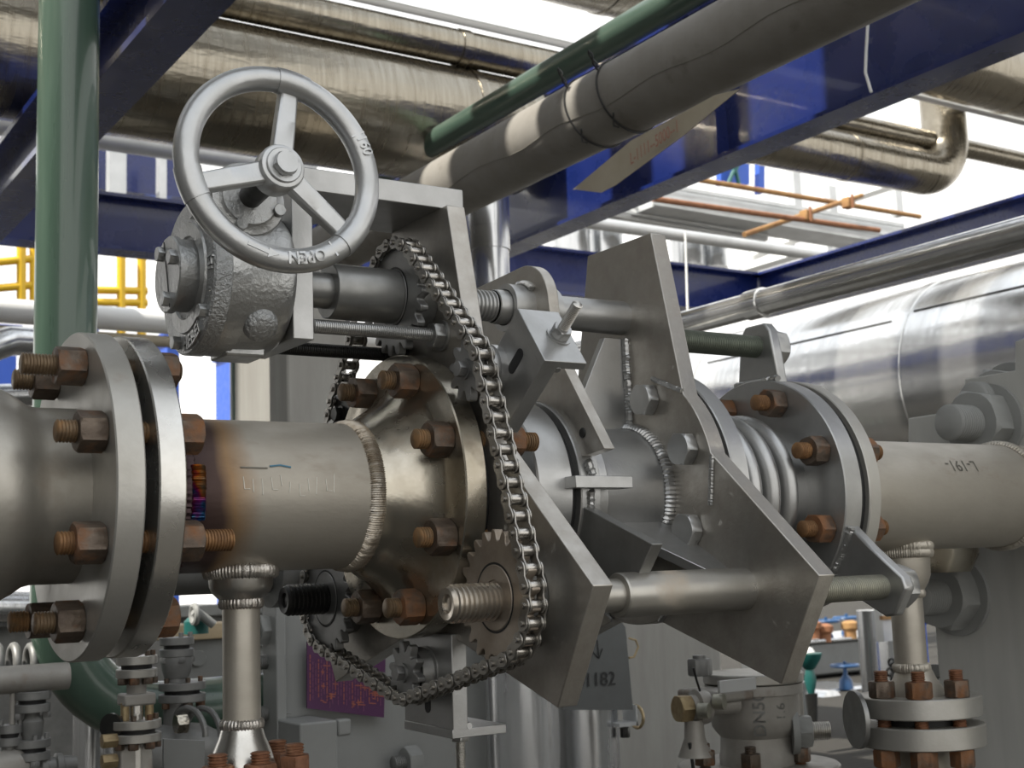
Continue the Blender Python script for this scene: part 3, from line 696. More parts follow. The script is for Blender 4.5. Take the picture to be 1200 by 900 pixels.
t = thing('branched_pipe', 'pale steel pipe with chalk-grey weld ring and a branch down to a flange', 'pipe', (1.6, 0, 0))
MB().lathe(flange_ring(.1665, 1.374, 1.397, .05), 96).obj('slip_on_flange', FLANGE, t, smooth=30)
MB().lathe([(1.396, .084), (2.05, .084)], 72, cap=False).obj('pipe_barrel', PIPE, t)
MB().bead(.0850, .0075, 50, T(1.865), seed=77).obj('weld_bead', PIPE, t)
bx2 = 1.622
MB().lathe([(-.262, .0245), (-.130, .0245)], 40, T(bx2) @ UP, cap=False).obj('branch_pipe', PIPE, t)
MB().lathe([(-.148, .0255), (-.142, .030), (-.134, .035), (-.122, .039), (-.100, .040), (-.085, .041), (-.06, .046)], 48, T(bx2) @ UP, cap=False).obj('branch_outlet', PIPE, t, smooth=60)
for R_, r_, n_, z_ in ((.0425, .006, 40, -.078), (.0418, .006, 40, -.088), (.0255, .0052, 24, -.150), (.0250, .0050, 24, -.262)): MB().bead(R_, r_, n_, T(bx2, 0, z_) @ UP, seed=int(-z_ * 999)).obj('branch_weld', PIPE, t)
MB().lathe([(-.303, .046), (-.292, .041), (-.278, .032), (-.262, .025)], 48, T(bx2 + .005) @ UP, cap=False).obj('branch_neck', PIPE, t, smooth=60)
MB().lathe(flange_ring(.0925, -.333, -.303, .02), 80, T(bx2 + .01) @ UP).obj('branch_flange', FLANGE, t, smooth=30)
vs, fs = text_mesh('L-191-', .028, .0004)
out = []
for v in vs:   # marker writing upside down on the upper side of the pipe
    a = math.radians(150) + v.y / .084; out.append((1.685 - v.x, .0846 * math.cos(a), .0846 * math.sin(a)))
MB().add(out, fs).obj('marker_writing', GREYINK, t)
t = thing('lower_flange', 'round steel flange with paddle blank, lowest beside the concrete-grey wall', 'flange', (bx2, 0, -.36))
MB().lathe(flange_ring(.0935, -.377, -.345, .02), 80, T(bx2 + .012) @ UP).obj('flange_disc', FLANGE, t, smooth=30)
MB().lathe([(-.345, .0), (-.345, .062), (-.333, .062), (-.333, 0)], 64, T(bx2 + .01) @ UP, cap=False).obj('gasket', BLACK, t)
MB().lathe([(-.46, .040), (-.395, .038), (-.377, .045)], 48, T(bx2 + .012) @ UP, cap=False).obj('neck', PIPE, t, smooth=60)
MB().lathe([(-.0035, 0), (-.0035, .043), (.0035, .043), (.0035, 0)], 48, T(bx2 - .085, .040, -.335) @ RZ(-24)).obj('paddle', DULL, t, smooth=30)
g = 'rusty stud bolts of the branch flange by the grey wall'
prb = None
for a, lab in ((176, 'rusty stud bolt on the right-hand branch flange, next to the paddle blank'), (222, 'rusty stud bolt at the front centre of the right-hand branch flange'), (270, 'rusty stud bolt on the right-hand branch flange, closest to the grey wall')):
    M = T(bx2 + .01 + .0735 * math.cos(math.radians(a)), .0735 * math.sin(math.radians(a)), -.303) @ UP @ RX(RND.uniform(0, 60))
    if prb is None: prb = make_bolt('stud_bolt', lab, 'bolt', g, M, -.110, .040, [(.0005, .025), (-.100, -.0745)], .0105, .0195, RUST, REDRUST)
    else: dup(prb, M, lab)
g = 'red rusty stud bolts around the foot of the branch pipe'
prb = None
for a, lab in ((222, 'red-rusted stud bolt nearest the square grey plate, at the branch pipe foot'), (268, 'red-rusted stud bolt in front of the branch pipe foot'), (338, 'red-rusted stud bolt in front of the grey angle, beside the branch pipe foot'), (25, 'red-rusted stud bolt partly behind the branch pipe foot')):
    M = T(bx + .056 * math.cos(math.radians(a)), .056 * math.sin(math.radians(a)), -.318) @ UP @ RX(RND.uniform(0, 60))
    if prb is None: prb = make_bolt('stud_bolt', lab, 'bolt', g, M, -.05, .046, [(.0005, .034)], .0105, .0175, REDRUST, REDRUST)
    else: dup(prb, M, lab)
# ================================================================== OVERHEAD AND BACKGROUND PIPES
def pipe_x(name, label, cat, y, z, R, x0, x1, m, seams=(), bands=None, smooth=40):
    t = thing(name, label, cat, ((x0 + x1) / 2, y, z))
    MB().lathe([(x0, R), (x1, R)], 64, T(0, y, z)).obj('cladding' if m in (ALU, ALUY) else 'barrel', m, t, smooth=smooth)
    for s in seams: MB().lathe([(s - .02, R), (s - .019, R + .004), (s + .019, R + .004), (s + .02, R + .0005)], 64, T(0, y, z), cap=False).obj('lap_seam', m, t, smooth=30)
    return t
def pipe_y(name, label, cat, x, z, R, y0, y1, m, seams=()):
    t = thing(name, label, cat, (x, (y0 + y1) / 2, z))
    MB().lathe([(y0, R), (y1, R)], 64, T(x, 0, z) @ INY).obj('cladding' if m in (ALU, ALUY) else 'barrel', m, t)
    for s in seams: MB().lathe([(s - .03, R), (s - .029, R + .005), (s + .029, R + .005), (s + .03, R + .0005)], 64, T(x, 0, z) @ INY, cap=False).obj('lap_seam', m, t, smooth=30)
    return t
t = pipe_x('clad_pipe', 'wide aluminium-clad pipe overhead behind the handwheel', 'pipe', 2.494, 1.482, .209, -2.0, 2.6, ALU, (.55, 2.35))
# elbow of that pipe dropping behind the gearbox bracket
pe = at(575, 285, Y=2.52)
E0 = [(2.99 + .42 * math.sin(math.radians(a)), 2.494, 1.482 - .42 + .42 * math.cos(math.radians(a))) for a in range(0, 91, 9)] + [(3.41, 2.494, .5)]
pipe_x('clad_pipe', 'narrower aluminium-clad pipe above the wide overhead one', 'pipe', 2.378, 1.729, .062, -2.0, 3.1, ALU, (.9, 2.3))
pipe_x('white_pipe', 'thin bright white pipe along the top of the overhead cladding', 'pipe', 2.693, 1.990, .016, -2.0, 3.6, WHITE)
pipe_x('clad_pipe', 'aluminium-clad pipe at the very top edge, above the thin white pipe', 'pipe', 2.531, 2.310, .215, -2.0, 3.9, ALU, (1.6, 3.1))
t = pipe_y('grey_pipe', 'thick grey-brown pipe overhead with two wires twisted round it', 'pipe', 1.900, 1.016, .092, -1.6, 3.4, GREYP)
g_ = random.Random(3)
MB().tube([(1.9 + .0922 * math.cos(math.radians(205 + 4 * math.sin(k))), .1 + .06 * k, 1.016 + .0922 * math.sin(math.radians(205 + 4 * math.sin(k)))) for k in range(32)], .0012, 6).obj('pipe_seam', GREYINK, t)
t2g = pipe_y('green_pipe', 'slim dark green pipe overhead just above the thick grey-brown one', 'pipe', 2.160, 1.354, .0425, -1.6, 4.2, GREENH)
for yy, lab, off in ((1.09, 'black tie wire twisted round the grey-brown pipe, nearer the bracket', 0), (.965, 'black tie wire round the grey-brown pipe that holds the cardboard tag', .3)):
    t = thing('tie_wire', lab, 'wire', (1.9, yy, 1.016), 'tie wires round the grey-brown pipe')
    MB().tube([(1.9 + .0945 * math.cos(a * PI / 24), yy + .02 * math.sin(a * PI / 24 + off), 1.016 + .0945 * math.sin(a * PI / 24)) for a in range(49)], .0026, 6).obj('loop', WIRE, t)
    for k in (0, PI): MB().tube([(1.9 - .085 - .003 * j + .004 * math.cos(j * .9 + k), yy + .004 * math.sin(j * .9 + k), 1.065 + .0055 * j) for j in range(9)], .0024, 6).obj('twisted_end', WIRE, t)
    MB().tube([(1.86, yy - .01, .929), (1.83, yy - .03, .922), (1.80, yy - .07, .935)], .0024, 6).obj('loose_end', WIRE, t)
# cardboard tag hanging from the wire, slanting along the pipe
a, b_, c, d = at(672, 222, X=1.80), at(706, 224, X=1.78), at(850, 106, X=1.78), at(838, 112, X=1.80)
t = thing('tag', 'long tan cardboard tag with red handwriting hanging under the grey-brown pipe', 'tag', a)
ring = [at(672, 222, X=1.80), at(705, 226, X=1.79), at(722, 217, X=1.79), at(800, 160, X=1.79), at(868, 104, X=1.79), at(838, 112, X=1.80), at(740, 165, X=1.80)]
nv = (ring[3] - ring[0]).cross(ring[4] - ring[0]).normalized() * .0015
m = MB(); n = len(ring); m.add([p for p in ring] + [p + nv for p in ring], [tuple(range(n)), tuple(range(n, 2 * n))[::-1]] + [(i, (i + 1) % n, n + (i + 1) % n, n + i) for i in range(n)])
m.obj('card', PAPER, t, world=True)
vs, fs = text_mesh('L-1111--5000--1', .042, .0002)
ex = (at(815, 140, X=1.785) - at(712, 212, X=1.785)); ey = at(700, 195, X=1.79) - at(712, 212, X=1.785)
o3 = (at(715, 205, X=1.784) + at(826, 128, X=1.784)) / 2
nrm = nv.normalized(); side = -1 if nrm.dot(CAM - o3) < 0 else 1
M = frame(o3 + nrm * side * .004, ex, ey)
MB().add([Vector((v.x * .62, v.y, v.z)) for v in vs], fs, M).obj('red_writing', REDINK, t)

# ------------------------------------------------------------------ right-hand clad pipes
for (y, z, R, x0, x1, lab, se) in ((3.706, 2.206, .136, 4.3, 6.35, 'lowest aluminium-clad pipe under the blue beam, ending in a bend', (4.95, 5.7)), (3.715, 2.421, .059, 4.3, 9.0, 'middle aluminium-clad pipe under the blue beam', (5.2,)), (3.236, 2.676, .201, 4.0, 9.0, 'top wide aluminium-clad pipe at the upper corner beyond the blue beam', (5.0, 6.6))):
    t = pipe_x('clad_pipe', lab, 'pipe', y, z, R, x0, x1, ALU, se)
    if se == (4.95, 5.7):
        MB().tube([(6.35 + .24 * math.sin(math.radians(a_)), 3.706, 2.206 + .24 - .24 * math.cos(math.radians(a_))) for a_ in range(0, 91, 10)] + [(6.59, 3.706, 2.9)], R, 40).obj('bend', ALU, t)
pipe_x('white_pipe', 'bright white pipe between the clad pipes at upper right', 'pipe', 3.55, 2.60, .02, 4.4, 9.0, WHITE)
pipe_y('clad_pipe', 'slim bright aluminium pipe slanting above the big clad vessel', 'pipe', 2.504, .604, .036, -1.2, 3.2, ALUY, (.2, 1.2))
t = pipe_y('clad_vessel', 'large shiny aluminium-clad vessel with banded reflections behind the bellows', 'vessel', 4.447, .595, .425, -1.6, 6.0, ALUY, (.85, 2.05, 3.3))
m = MB()
for (y0, y1, a_) in ((-.2, .82, 150), (.88, 2.0, 142), (2.1, 3.2, 146)):
    MB().tube([(4.447 + .4265 * math.cos(math.radians(a_)), y_, .595 + .4265 * math.sin(math.radians(a_))) for y_ in (y0, y1)], .004, 6).obj('lap_seam', DULL, t)

# wide overhead pipe's drop: clad upright behind the bracket
p = Vector((2.139, 1.98, at(573, 285, Y=2.0).z)); Rp = .064
t = thing('clad_riser', 'short upright aluminium-clad pipe behind the bracket and rounded lug', 'pipe', (p.x, 1.98, .3))
MB().lathe([(.3, Rp * .93), (p.z - .03, Rp * .93), (p.z - .03, Rp), (p.z + .04, Rp), (p.z + .04, Rp * 1.02), (at(573, 205, Y=1.98).z, Rp * 1.02)], 48, T(p.x, 1.98) @ UP).obj('cladding', ALUZ, t, smooth=30)

# ------------------------------------------------------------------ blue steel
def ibeam(name, label, axis, c, lo, hi, z0, z1, w, tf=.018, tw=.012):
    """axis 'Y' or 'X'; c = flange centre across, z0 underside, z1 top"""
    t = thing(name, label, 'beam', (c, (lo + hi) / 2, z0) if axis == 'Y' else ((lo + hi) / 2, c, z0))
    def bx(mb, a0, a1, q0, q1):
        if axis == 'Y': mb.box(a0, a1, lo, hi, q0, q1)
        else: mb.box(lo, hi, a0, a1, q0, q1)
        return mb
    bx(MB(), c - w / 2, c + w / 2, z0, z0 + tf).obj('flange', BLUE, t); bx(MB(), c - w / 2, c + w / 2, z1 - tf, z1).obj('flange', BLUE, t)
    bx(MB(), c - tw / 2, c + tw / 2, z0 + tf, z1 - tf).obj('web', BLUE, t)
    return t
xb = 2.62; zb = CAM.z + xb * math.tan(math.radians(24.55))
t = ibeam('steel_beam', 'big navy blue beam running overhead behind the grey-brown pipe', 'Y', xb + .055, -1.8, 4.9, zb, zb + .50, .11, .012, .012)
for yy in (.30, 1.45): MB().box(xb + .004, xb + .049, yy, yy + .012, zb + .012, zb + .45).obj('stiffener', BLUE, t)
h = 1.15; x1 = h / math.tan(math.radians(54.9)); x2 = h / math.tan(math.radians(51.1))
ibeam('steel_beam', 'navy blue beam overhead beyond the green pole, seen from below', 'Y', (x1 + x2) / 2, -.5, 12., CAM.z + h, 1.235, x2 - x1)
D6 = 6.5; zb6 = CAM.z + D6 * math.tan(math.radians(14.45)); zt6 = CAM.z + D6 * math.tan(math.radians(16.85)); xj = at(896, 320, Y=D6 - 1.4).x
ibeam('steel_beam', 'level navy blue cross beam far behind the machine', 'X', D6 - 1.4 + .08, -4., xj, zb6, zt6, .16)
ibeam('steel_beam', 'navy blue beam joining the level cross beam at a corner', 'Y', xj + .02, -1.5, D6 - 1.4 + .1, zb6, zt6, .16)
p = at(1018, 70, X=2.55)
t = thing('hanging_wire', 'thin pale wire hanging in front of the big navy beam', 'wire', p); MB().tube([at(1017, 28, X=2.5), at(1015, 60, X=2.5), at(1014, 85, X=2.5), at(1021, 108, X=2.5)], .004, 8).obj('strand', WHITE, t)

# ------------------------------------------------------------------ green poles
gx, gy, gr = .637, 1.121, .0575
t = thing('green_pole', 'thick dark green vertical pipe standing behind the bolted flange and bending below', 'pipe', (gx, gy, -.33))
rb = .19; zc = -.335
path = [(gx, gy, 3.0), (gx, gy, 1.0), (gx, gy, zc + rb)] + [(gx + rb - rb * math.cos(math.radians(a_)), gy, zc + rb - rb * math.sin(math.radians(a_))) for a_ in range(8, 91, 8)] + [(gx + rb + .02, gy, zc), (1.3, gy, zc)]
MB().tube(path, gr, 40).obj('barrel', GREEN, t, smooth=60)
MB().lathe([(1.12, .0575), (1.121, .0605), (1.127, .0605), (1.128, .0575)], 40, T(gx, gy) @ UP, cap=False).obj('weld_ring', GREEN, t)
p = at(286, 460, Y=4.18)
t = thing('green_pole', 'distant slim dark green post under the gearbox', 'pipe', (p.x, 4.18, -1.0)); MB().lathe([(-1.0, .062), (1.2, .062)], 32, T(p.x, 4.18) @ UP).obj('barrel', GREEN, t)
pipe_x('white_pipe', 'long level white pipe crossing behind the green pole', 'pipe', 6.44, 1.495, .072, -3.0, 5.2, WHITE)
pipe_x('beige_pipe', 'thin beige pipe just below the long white one', 'pipe', 6.44, 1.375, .035, -3.0, 5.2, PAPER)
pipe_x('grey_pipe', 'grey pipe crossing between green pole and handwheel, above the blue cross beam', 'pipe', 5.6, 2.32, .062, -3.0, 3.2, TRAY)

# ------------------------------------------------------------------ yellow railings far behind
def rail(label, u0, u1, v0, v1, Y, posts, rails):
    t = thing('safety_railing', label, 'railing', at((u0 + u1) / 2, v1, Y=Y), 'yellow railings')
    for u in posts: a_ = at(u, v0, Y=Y); b2 = at(u, v1, Y=Y); MB().tube([a_, b2], .035, 12).obj('post', YELLOW, t)
    for v, vv in rails: MB().tube([at(u0, v, Y=Y), at(u1, vv, Y=Y)], .03, 12).obj('rail', YELLOW, t)
rail('yellow safety railing left of the thick green pole', -30, 40, 285, 357, 8.5, (25, 40), ((310, 303), (340, 334)))
rail('yellow safety railing between thick green pole and gearbox', 112, 172, 290, 400, 8.5, (142, 166), ((340, 341), (354, 355)))

# ------------------------------------------------------------------ scaffolding, trays, cladding beyond the yokes
def bar(name, label, cat, u0, v0, u1, v1, Y0, Y1, r, m, grp=None):
    a_, b2 = at(u0, v0, Y=Y0), at(u1, v1, Y=Y1); t = thing(name, label, cat, (a_ + b2) / 2, grp); MB().tube([a_, b2], r, 14).obj('tube', m, t); return t
g = 'rusty scaffold tubes'
bar('scaffold_tube', 'ochre rusty scaffold tube sloping under the clad pipe, upper of the two', 'pipe', 820, 211, 1078, 254, 7.0, 7.0, .024, ORANGE2, g)
bar('scaffold_tube', 'red-brown rusty scaffold tube, lower of the two long ones', 'pipe', 765, 233, 1030, 270, 6.6, 6.6, .024, ORANGE, g)
bar('scaffold_tube', 'short rusty scaffold tube clamped across the two long ones', 'pipe', 872, 275, 1010, 229, 6.7, 6.9, .023, ORANGE2, g)
for u, v, lab in ((945, 253, 'scaffold clamp on the red-brown tube'), (994, 238, 'scaffold clamp on the ochre tube')):
    p = at(u, v, Y=6.6); t = thing('scaffold_clamp', lab, 'clamp', p, 'scaffold clamps'); MB().box(-.045, .045, -.045, .045, -.05, .05, T(*p)).obj('body', ORANGE2, t, bevel=.012); MB().tube([p + Vector((0, -.05, -.06)), p + Vector((0, -.05, .07))], .012, 8).obj('bolt', ORANGE, t)
t = thing('clad_pipe', 'long grey pipe in front of bright upright cladding, beyond the upper yoke arm', 'pipe', at(820, 280, Y=7.5)); MB().tube([at(650, 255, Y=7.5), at(1000, 305, Y=7.5)], .055, 24).obj('barrel', TRAY, t)
# cable trays
def slab(name, label, cat, pts4, Y, th, m, grp=None):
    P = [at(u, v, Y=Y) for u, v in pts4]; t = thing(name, label, cat, P[0], grp); n = len(P)
    MB().add(P + [q + Vector((0, th, 0)) for q in P], [tuple(range(n)), tuple(range(n, 2 * n))[::-1]] + [(i, (i + 1) % n, n + (i + 1) % n, n + i) for i in range(n)]).obj('body', m, t, bevel=.004); return t
def tray(label, u0, v0, u1, v1, dv, Y, grp):
    t = thing('cable_tray', label, 'tray', at((u0 + u1) / 2, v0, Y=Y), grp); n = 4
    for k in range(n):
        o = dv * k / n; q = [at(u0, v0 + o, Y=Y), at(u1, v1 + o, Y=Y), at(u1, v1 + o + dv / n * .62, Y=Y), at(u0, v0 + o + dv / n * .62, Y=Y)]
        off = Vector((0, .06 * (k % 2), 0)); q = [p_ + off for p_ in q]
        MB().add(q + [p_ + Vector((0, .03, 0)) for p_ in q], [(0, 1, 2, 3), (7, 6, 5, 4), (0, 4, 5, 1), (1, 5, 6, 2), (2, 6, 7, 3), (3, 7, 4, 0)]).obj('rail', TRAY, t)
    q = [at(u0, v0, Y=Y + .12), at(u1, v1, Y=Y + .12), at(u1, v1 + dv, Y=Y + .12), at(u0, v0 + dv, Y=Y + .12)]
    MB().add(q + [p_ + Vector((0, .4, 0)) for p_ in q], [(0, 1, 2, 3), (7, 6, 5, 4), (0, 4, 5, 1), (1, 5, 6, 2), (2, 6, 7, 3), (3, 7, 4, 0)]).obj('pan', TRAY, t)
tray('galvanised cable tray behind the rusty scaffold tubes, upper', 770, 214, 1060, 262, 26, 7.8, 'cable trays')
tray('galvanised cable tray behind the rusty scaffold tubes, lower', 720, 238, 900, 268, 14, 8.2, 'cable trays')
def upright(name, label, cat, u0, u1, v0, v1, Y, m, grp=None):
    a_, b2 = at(u0, v1, Y=Y), at(u1, v1, Y=Y); top = at((u0 + u1) / 2, v0, Y=Y).z; c = (a_ + b2) / 2
    t = thing(name, label, cat, (c.x, Y, c.z), grp); r = abs(b2.x - a_.x) / 2 * .93; MB().lathe([(c.z, r), (top, r)], 40, T(c.x, Y) @ UP).obj('cladding', m, t)
    MB().lathe([(top - .3, r), (top - .299, r * 1.03), (top - .27, r * 1.03), (top - .269, r)], 40, T(c.x, Y) @ UP, cap=False).obj('band', m, t); return t
g = 'bright clad uprights beyond the upper yoke arm'
for k, (u0, u1, v0, v1, lab) in enumerate(((652, 690, 240, 320, 'bright clad upright nearest the big navy beam'), (694, 728, 225, 305, 'bright clad upright directly above the yoke arm corner'), (790, 822, 240, 312, 'bright clad upright beside the pale hanging post'), (824, 850, 240, 314, 'bright clad upright next to the blue sheet'))):
    upright('clad_upright', lab, 'pipe', u0, u1, v0, v1, 9.0, ALUZ, g)
bar('post', 'thin grey post standing beside the upper yoke arm', 'post', 803, 270, 806, 372, 4.0, 4.0, .006, WHITE)
for (pts4, lab, Y) in ((((845, 182), (878, 182), (878, 216), (845, 216)), 'blue sheet with teal ropes under the big navy beam', 12.), (((848, 255), (882, 260), (882, 282), (848, 280)), 'small blue sheet under the cable tray', 12.), (((890, 190), (896, 190), (896, 226), (890, 226)), 'narrow blue strip beside white panels', 12.)):
    slab('cladding_sheet', lab, 'sheet', pts4, Y, .1, BLUEPANEL, 'blue sheets')
t = thing('rope', 'teal rope hanging on the blue sheet', 'rope', at(860, 200, Y=11.9)); MB().tube([at(856, 186, Y=11.9), at(860, 200, Y=11.9), at(853, 216, Y=11.9)], .03, 8).obj('strand', TEAL, t); MB().tube([at(868, 186, Y=11.9), at(862, 200, Y=11.9), at(866, 216, Y=11.9)], .03, 8).obj('strand', TEAL, t)
g = 'pale steel posts far behind the scaffold'
for u, v0, v1, lab in ((935, 190, 275, 'pale steel post behind the scaffold clamp'), (978, 220, 300, 'pale steel post behind the short scaffold tube'), (1052, 214, 254, 'pale steel post near the navy corner beam'), (925, 262, 300, 'stubby pale post below the red-brown tube')):
    a_ = at(u, v1, Y=9.5); w = .06; t = thing('steel_post', lab, 'post', a_, g); MB().box(-w, w, -.05, .05, 0, at(u, v0, Y=9.5).z - a_.z, T(*a_)).obj('shaft', TRAY, t)
g = 'pale channels under the scaffold'
for (u0, v0, u1, v1, lab) in ((880, 300, 960, 268, 'pale channel slanting below the scaffold tubes, upper'), (868, 318, 940, 296, 'pale channel slanting below the scaffold tubes, lower'), (990, 235, 1060, 212, 'pale channel under the lowest clad pipe')):
    a_, b2 = at(u0, v0, Y=9.2), at(u1, v1, Y=9.0); t = thing('steel_channel', lab, 'beam', (a_ + b2) / 2, g); m = MB(); m.tube([a_, b2], .06, 4); m.obj('web', WHITE, t)
# pale far building shell seen in gaps
def farbox(label, u0, u1, v0, v1, Y, m, d=1.5, cat='building'):
    a_, b2 = at(u0, v1, Y=Y), at(u1, v0, Y=Y); t = thing('distant_building' if cat == 'building' else 'steel_column', label, cat, ((a_.x + b2.x) / 2, Y, -1.0))
    MB().box(a_.x, b2.x, Y, Y + d, min(-1.0, a_.z), b2.z).obj('shell', m, t); MB().box(a_.x - .05, b2.x + .05, Y - .05, Y + d, b2.z, b2.z + .08).obj('coping', m, t); return t
farbox('distant blue column between green pole and flange', 100, 116, 372, 420, 12., BLUEPANEL, .5, 'column')
farbox('distant blue column under the gearbox, beside the black-gap flange', 196, 210, 400, 470, 12., BLUEPANEL, .5, 'column')
farbox('distant blue wall left of the grey column', 300, 338, 408, 480, 15., BLUEPANEL)
farbox('distant blue frame left of the green pole', -20, 20, 390, 440, 14., BLUEPANEL)
t = thing('storage_tank', 'distant white domed tank under the gearbox', 'tank', at(345, 500, Y=13.)); p = at(352, 505, Y=13.)
MB().lathe([(-2.5, .95), (p.z - .2, .95)] + [(p.z - .2 + .62 * math.sin(math.radians(a_)), .95 * math.cos(math.radians(a_))) for a_ in range(5, 91, 8)], 48, T(p.x, 13.) @ UP).obj('shell', ALUZ, t)
t = thing('silver_pipe', 'bright blurred silver pipe bend at the left edge behind the flared pipe', 'pipe', at(30, 440, Y=5.)); MB().tube([at(-30, 415, Y=5.), at(10, 400, Y=5.), at(60, 400, Y=5.2), at(80, 415, Y=5.2), at(90, 480, Y=5.2)], .07, 20).obj('barrel', ALUZ, t)
t = thing('silver_pipe', 'blurred silver pipe low at the left edge behind the dark stud', 'pipe', at(30, 450, Y=5.5)); MB().tube([at(-30, 465, Y=5.5), at(60, 462, Y=5.5), at(140, 470, Y=5.5)], .06, 20).obj('barrel', ALUZ, t)
slab('blue_girder', 'distant blue girder between green pole and handwheel, over the level cross beam', 'beam', ((60, 160), (225, 186), (225, 232), (60, 215)), 9.6, .15, BLUE)
for u, v0, v1, lab in ((136, 168, 236, 'pale distant post between green pole and handwheel'), (189, 172, 236, 'thin pale distant post close to the handwheel rim')):
    a_ = at(u, v1, Y=9.2); w = .07 if u == 136 else .03; t = thing('steel_post', lab, 'post', a_, 'pale posts above the level cross beam'); MB().box(-w, w, -.05, .05, 0, at(u, v0, Y=9.2).z - a_.z, T(*a_)).obj('shaft', TRAY, t)
# clad pipe in the top left corner
t = thing('clad_pipe', 'dull clad pipe slanting in the top corner beside the green pole', 'pipe', at(20, 60, Y=2.6)); MB().lathe([(2.85, .178), (9, .178)], 48, T(1.416, 0, 2.552) @ INY).obj('cladding', ALUY, t)

# ------------------------------------------------------------------ grey columns
def col_box(mb, u0, u1, v0, z0, X=None, Y=None, d=.3):
    a_, b2 = at(u0, v0, Y=Y), at(u1, v0, Y=Y); mb.box(a_.x, b2.x, Y, Y + d, z0, a_.z); return a_, b2
Yc = 1.0
t = thing('steel_column', 'wide grey-painted column with anchor nuts behind the chain', 'column', (at(450, 800, Y=Yc).x, Yc, -1.0)); cmid = t
a_, b2 = at(331, 800, Y=Yc), at(572, 800, Y=Yc)
MB().box(a_.x, b2.x, Yc, Yc + .05, -1.0, at(450, 655, Y=Yc).z).obj('base_block', GREYC, t, bevel=.006)
MB().box(at(337, 480, Y=Yc + .1).x, at(408, 480, Y=Yc + .1).x, Yc + .1, Yc + .4, at(450, 655, Y=Yc).z - .01, at(370, 300, Y=Yc).z).obj('shaft', CONC, t, bevel=.006)
MB().box(a_.x - .02, a_.x, Yc - .02, Yc + .05, -1.0, at(331, 690, Y=Yc).z).obj('flange_plate', GREYC, t, bevel=.003)
q0, q1 = at(352, 882, Y=Yc - .12), at(412, 850, Y=Yc - .12)
m = MB(); m.box(q0.x, q0.x + .075, Yc - .12, Yc, -1.0, at(352, 848, Y=Yc - .12).z); m.obj('stiffener', GREYC, t, bevel=.004)
m = MB(); m.box(q0.x + .076, q1.x, Yc - .12, Yc - .10, at(352, 868, Y=Yc - .12).z, at(352, 848, Y=Yc - .12).z); m.obj('stiffener', GREYC, t, bevel=.004)
g = 'grey anchor bolts on the wide column'
pab = None
for u, v, lab in ((320, 775, 'grey anchor bolt above the green pipe on the wide column'), (323, 835, 'grey anchor bolt below the green pipe on the wide column'), (478, 893, 'grey anchor bolt low on the wide column face'), (306, 738, 'small grey bolt end above the others beside the branch pipe')):
    p = at(u, v, Y=Yc + (.03 if u < 400 else -.04)); M = T(*p) @ RX(RND.uniform(0, 60))
    if pab is None: pab = make_bolt('anchor_bolt', lab, 'bolt', g, M, -.034, .03, [(-.008, .022)], .0145, .031, GREYC, VDARK, .004)
    else: dup(pab, M, lab)
# purple plate
pp = [at(360, 752, Y=.975), at(360, 830, Y=.975), at(450, 841, Y=.975), at(452, 765, Y=.975)]
t = thing('notice_plate', 'purple plate with orange printing behind the lower chain', 'sign', pp[1])
MB().add(pp + [p_ + Vector((0, .004, 0)) for p_ in pp], [(0, 1, 2, 3), (7, 6, 5, 4), (0, 4, 5, 1), (1, 5, 6, 2), (2, 6, 7, 3), (3, 7, 4, 0)]).obj('panel', PURPLE, t)
m = MB(); m2 = MB(); g_ = random.Random(4)
for k in range(26):
    u = 363 + 3.3 * k; top = 764 + (k > 12) * 24 + g_.uniform(0, 14); bot = 822 + k * .4 - g_.uniform(0, 14)
    v = top
    while v < bot:
        L_ = g_.uniform(2, 9); (m2 if k % 3 else m).add([at(u, v, Y=.9735), at(u + .9, v, Y=.9735), at(u + .9, v + L_, Y=.9735), at(u, v + L_, Y=.9735)], [(0, 1, 2, 3)]); v += L_ + g_.uniform(1, 2.2)
for k in range(34):
    u = g_.uniform(374, 444); v = g_.uniform(770, 822) + (u - 374) * .12; w = g_.uniform(3, 9)
    m.add([at(u, v, Y=.9728), at(u + w, v + .6, Y=.9728), at(u + w, v + 1.7, Y=.9728), at(u, v + 1.1, Y=.9728)], [(0, 1, 2, 3)])
    if k % 2: m.add([at(u + w * .4, v - 3, Y=.9728), at(u + w * .4 + 1, v - 3, Y=.9728), at(u + w * .4 + 1, v + 4, Y=.9728), at(u + w * .4, v + 4, Y=.9728)], [(0, 1, 2, 3)])
m.obj('orange_printing', ORINK, t); m2.obj('pink_printing', PINKINK, t)
# centre column, clad drop pipes, wrapped pipe, grey sheet
t = thing('concrete_column', 'light grey streaked column below the larger yoke', 'column', (at(770, 850, Y=1.5).x, 1.5, -1.0))
MB().box(at(705, 850, Y=1.5).x, at(850, 850, Y=1.5).x, 1.5, 1.9, -1.0, .25).obj('shaft', CONC, t, bevel=.008)
t = thing('clad_downpipe', 'shiny upright clad pipe below the chain-side yoke tip', 'pipe', (at(682, 870, Y=1.1).x, 1.1, -1.0))
p0, p1 = at(646, 870, Y=1.1), at(720, 870, Y=1.1); r = (p1.x - p0.x) / 2 * .93; MB().lathe([(-1.0, r), (.02, r)], 48, T((p0.x + p1.x) / 2, 1.1) @ UP).obj('cladding', ALUZ, t)
t = thing('wrapped_pipe', 'clad upright pipe wrapped in clear plastic beside the lower tensioner', 'pipe', (at(615, 870, Y=.9).x, .9, -1.0))
p0, p1 = at(582, 870, Y=.9), at(648, 870, Y=.9); r = (p1.x - p0.x) / 2 * .85; xc_ = (p0.x + p1.x) / 2; MB().lathe([(-1.0, r), (.05, r)], 40, T(xc_, .9) @ UP).obj('cladding', ALUZ, t)
fv = []; ff = []; n = 40; g_ = random.Random(8)
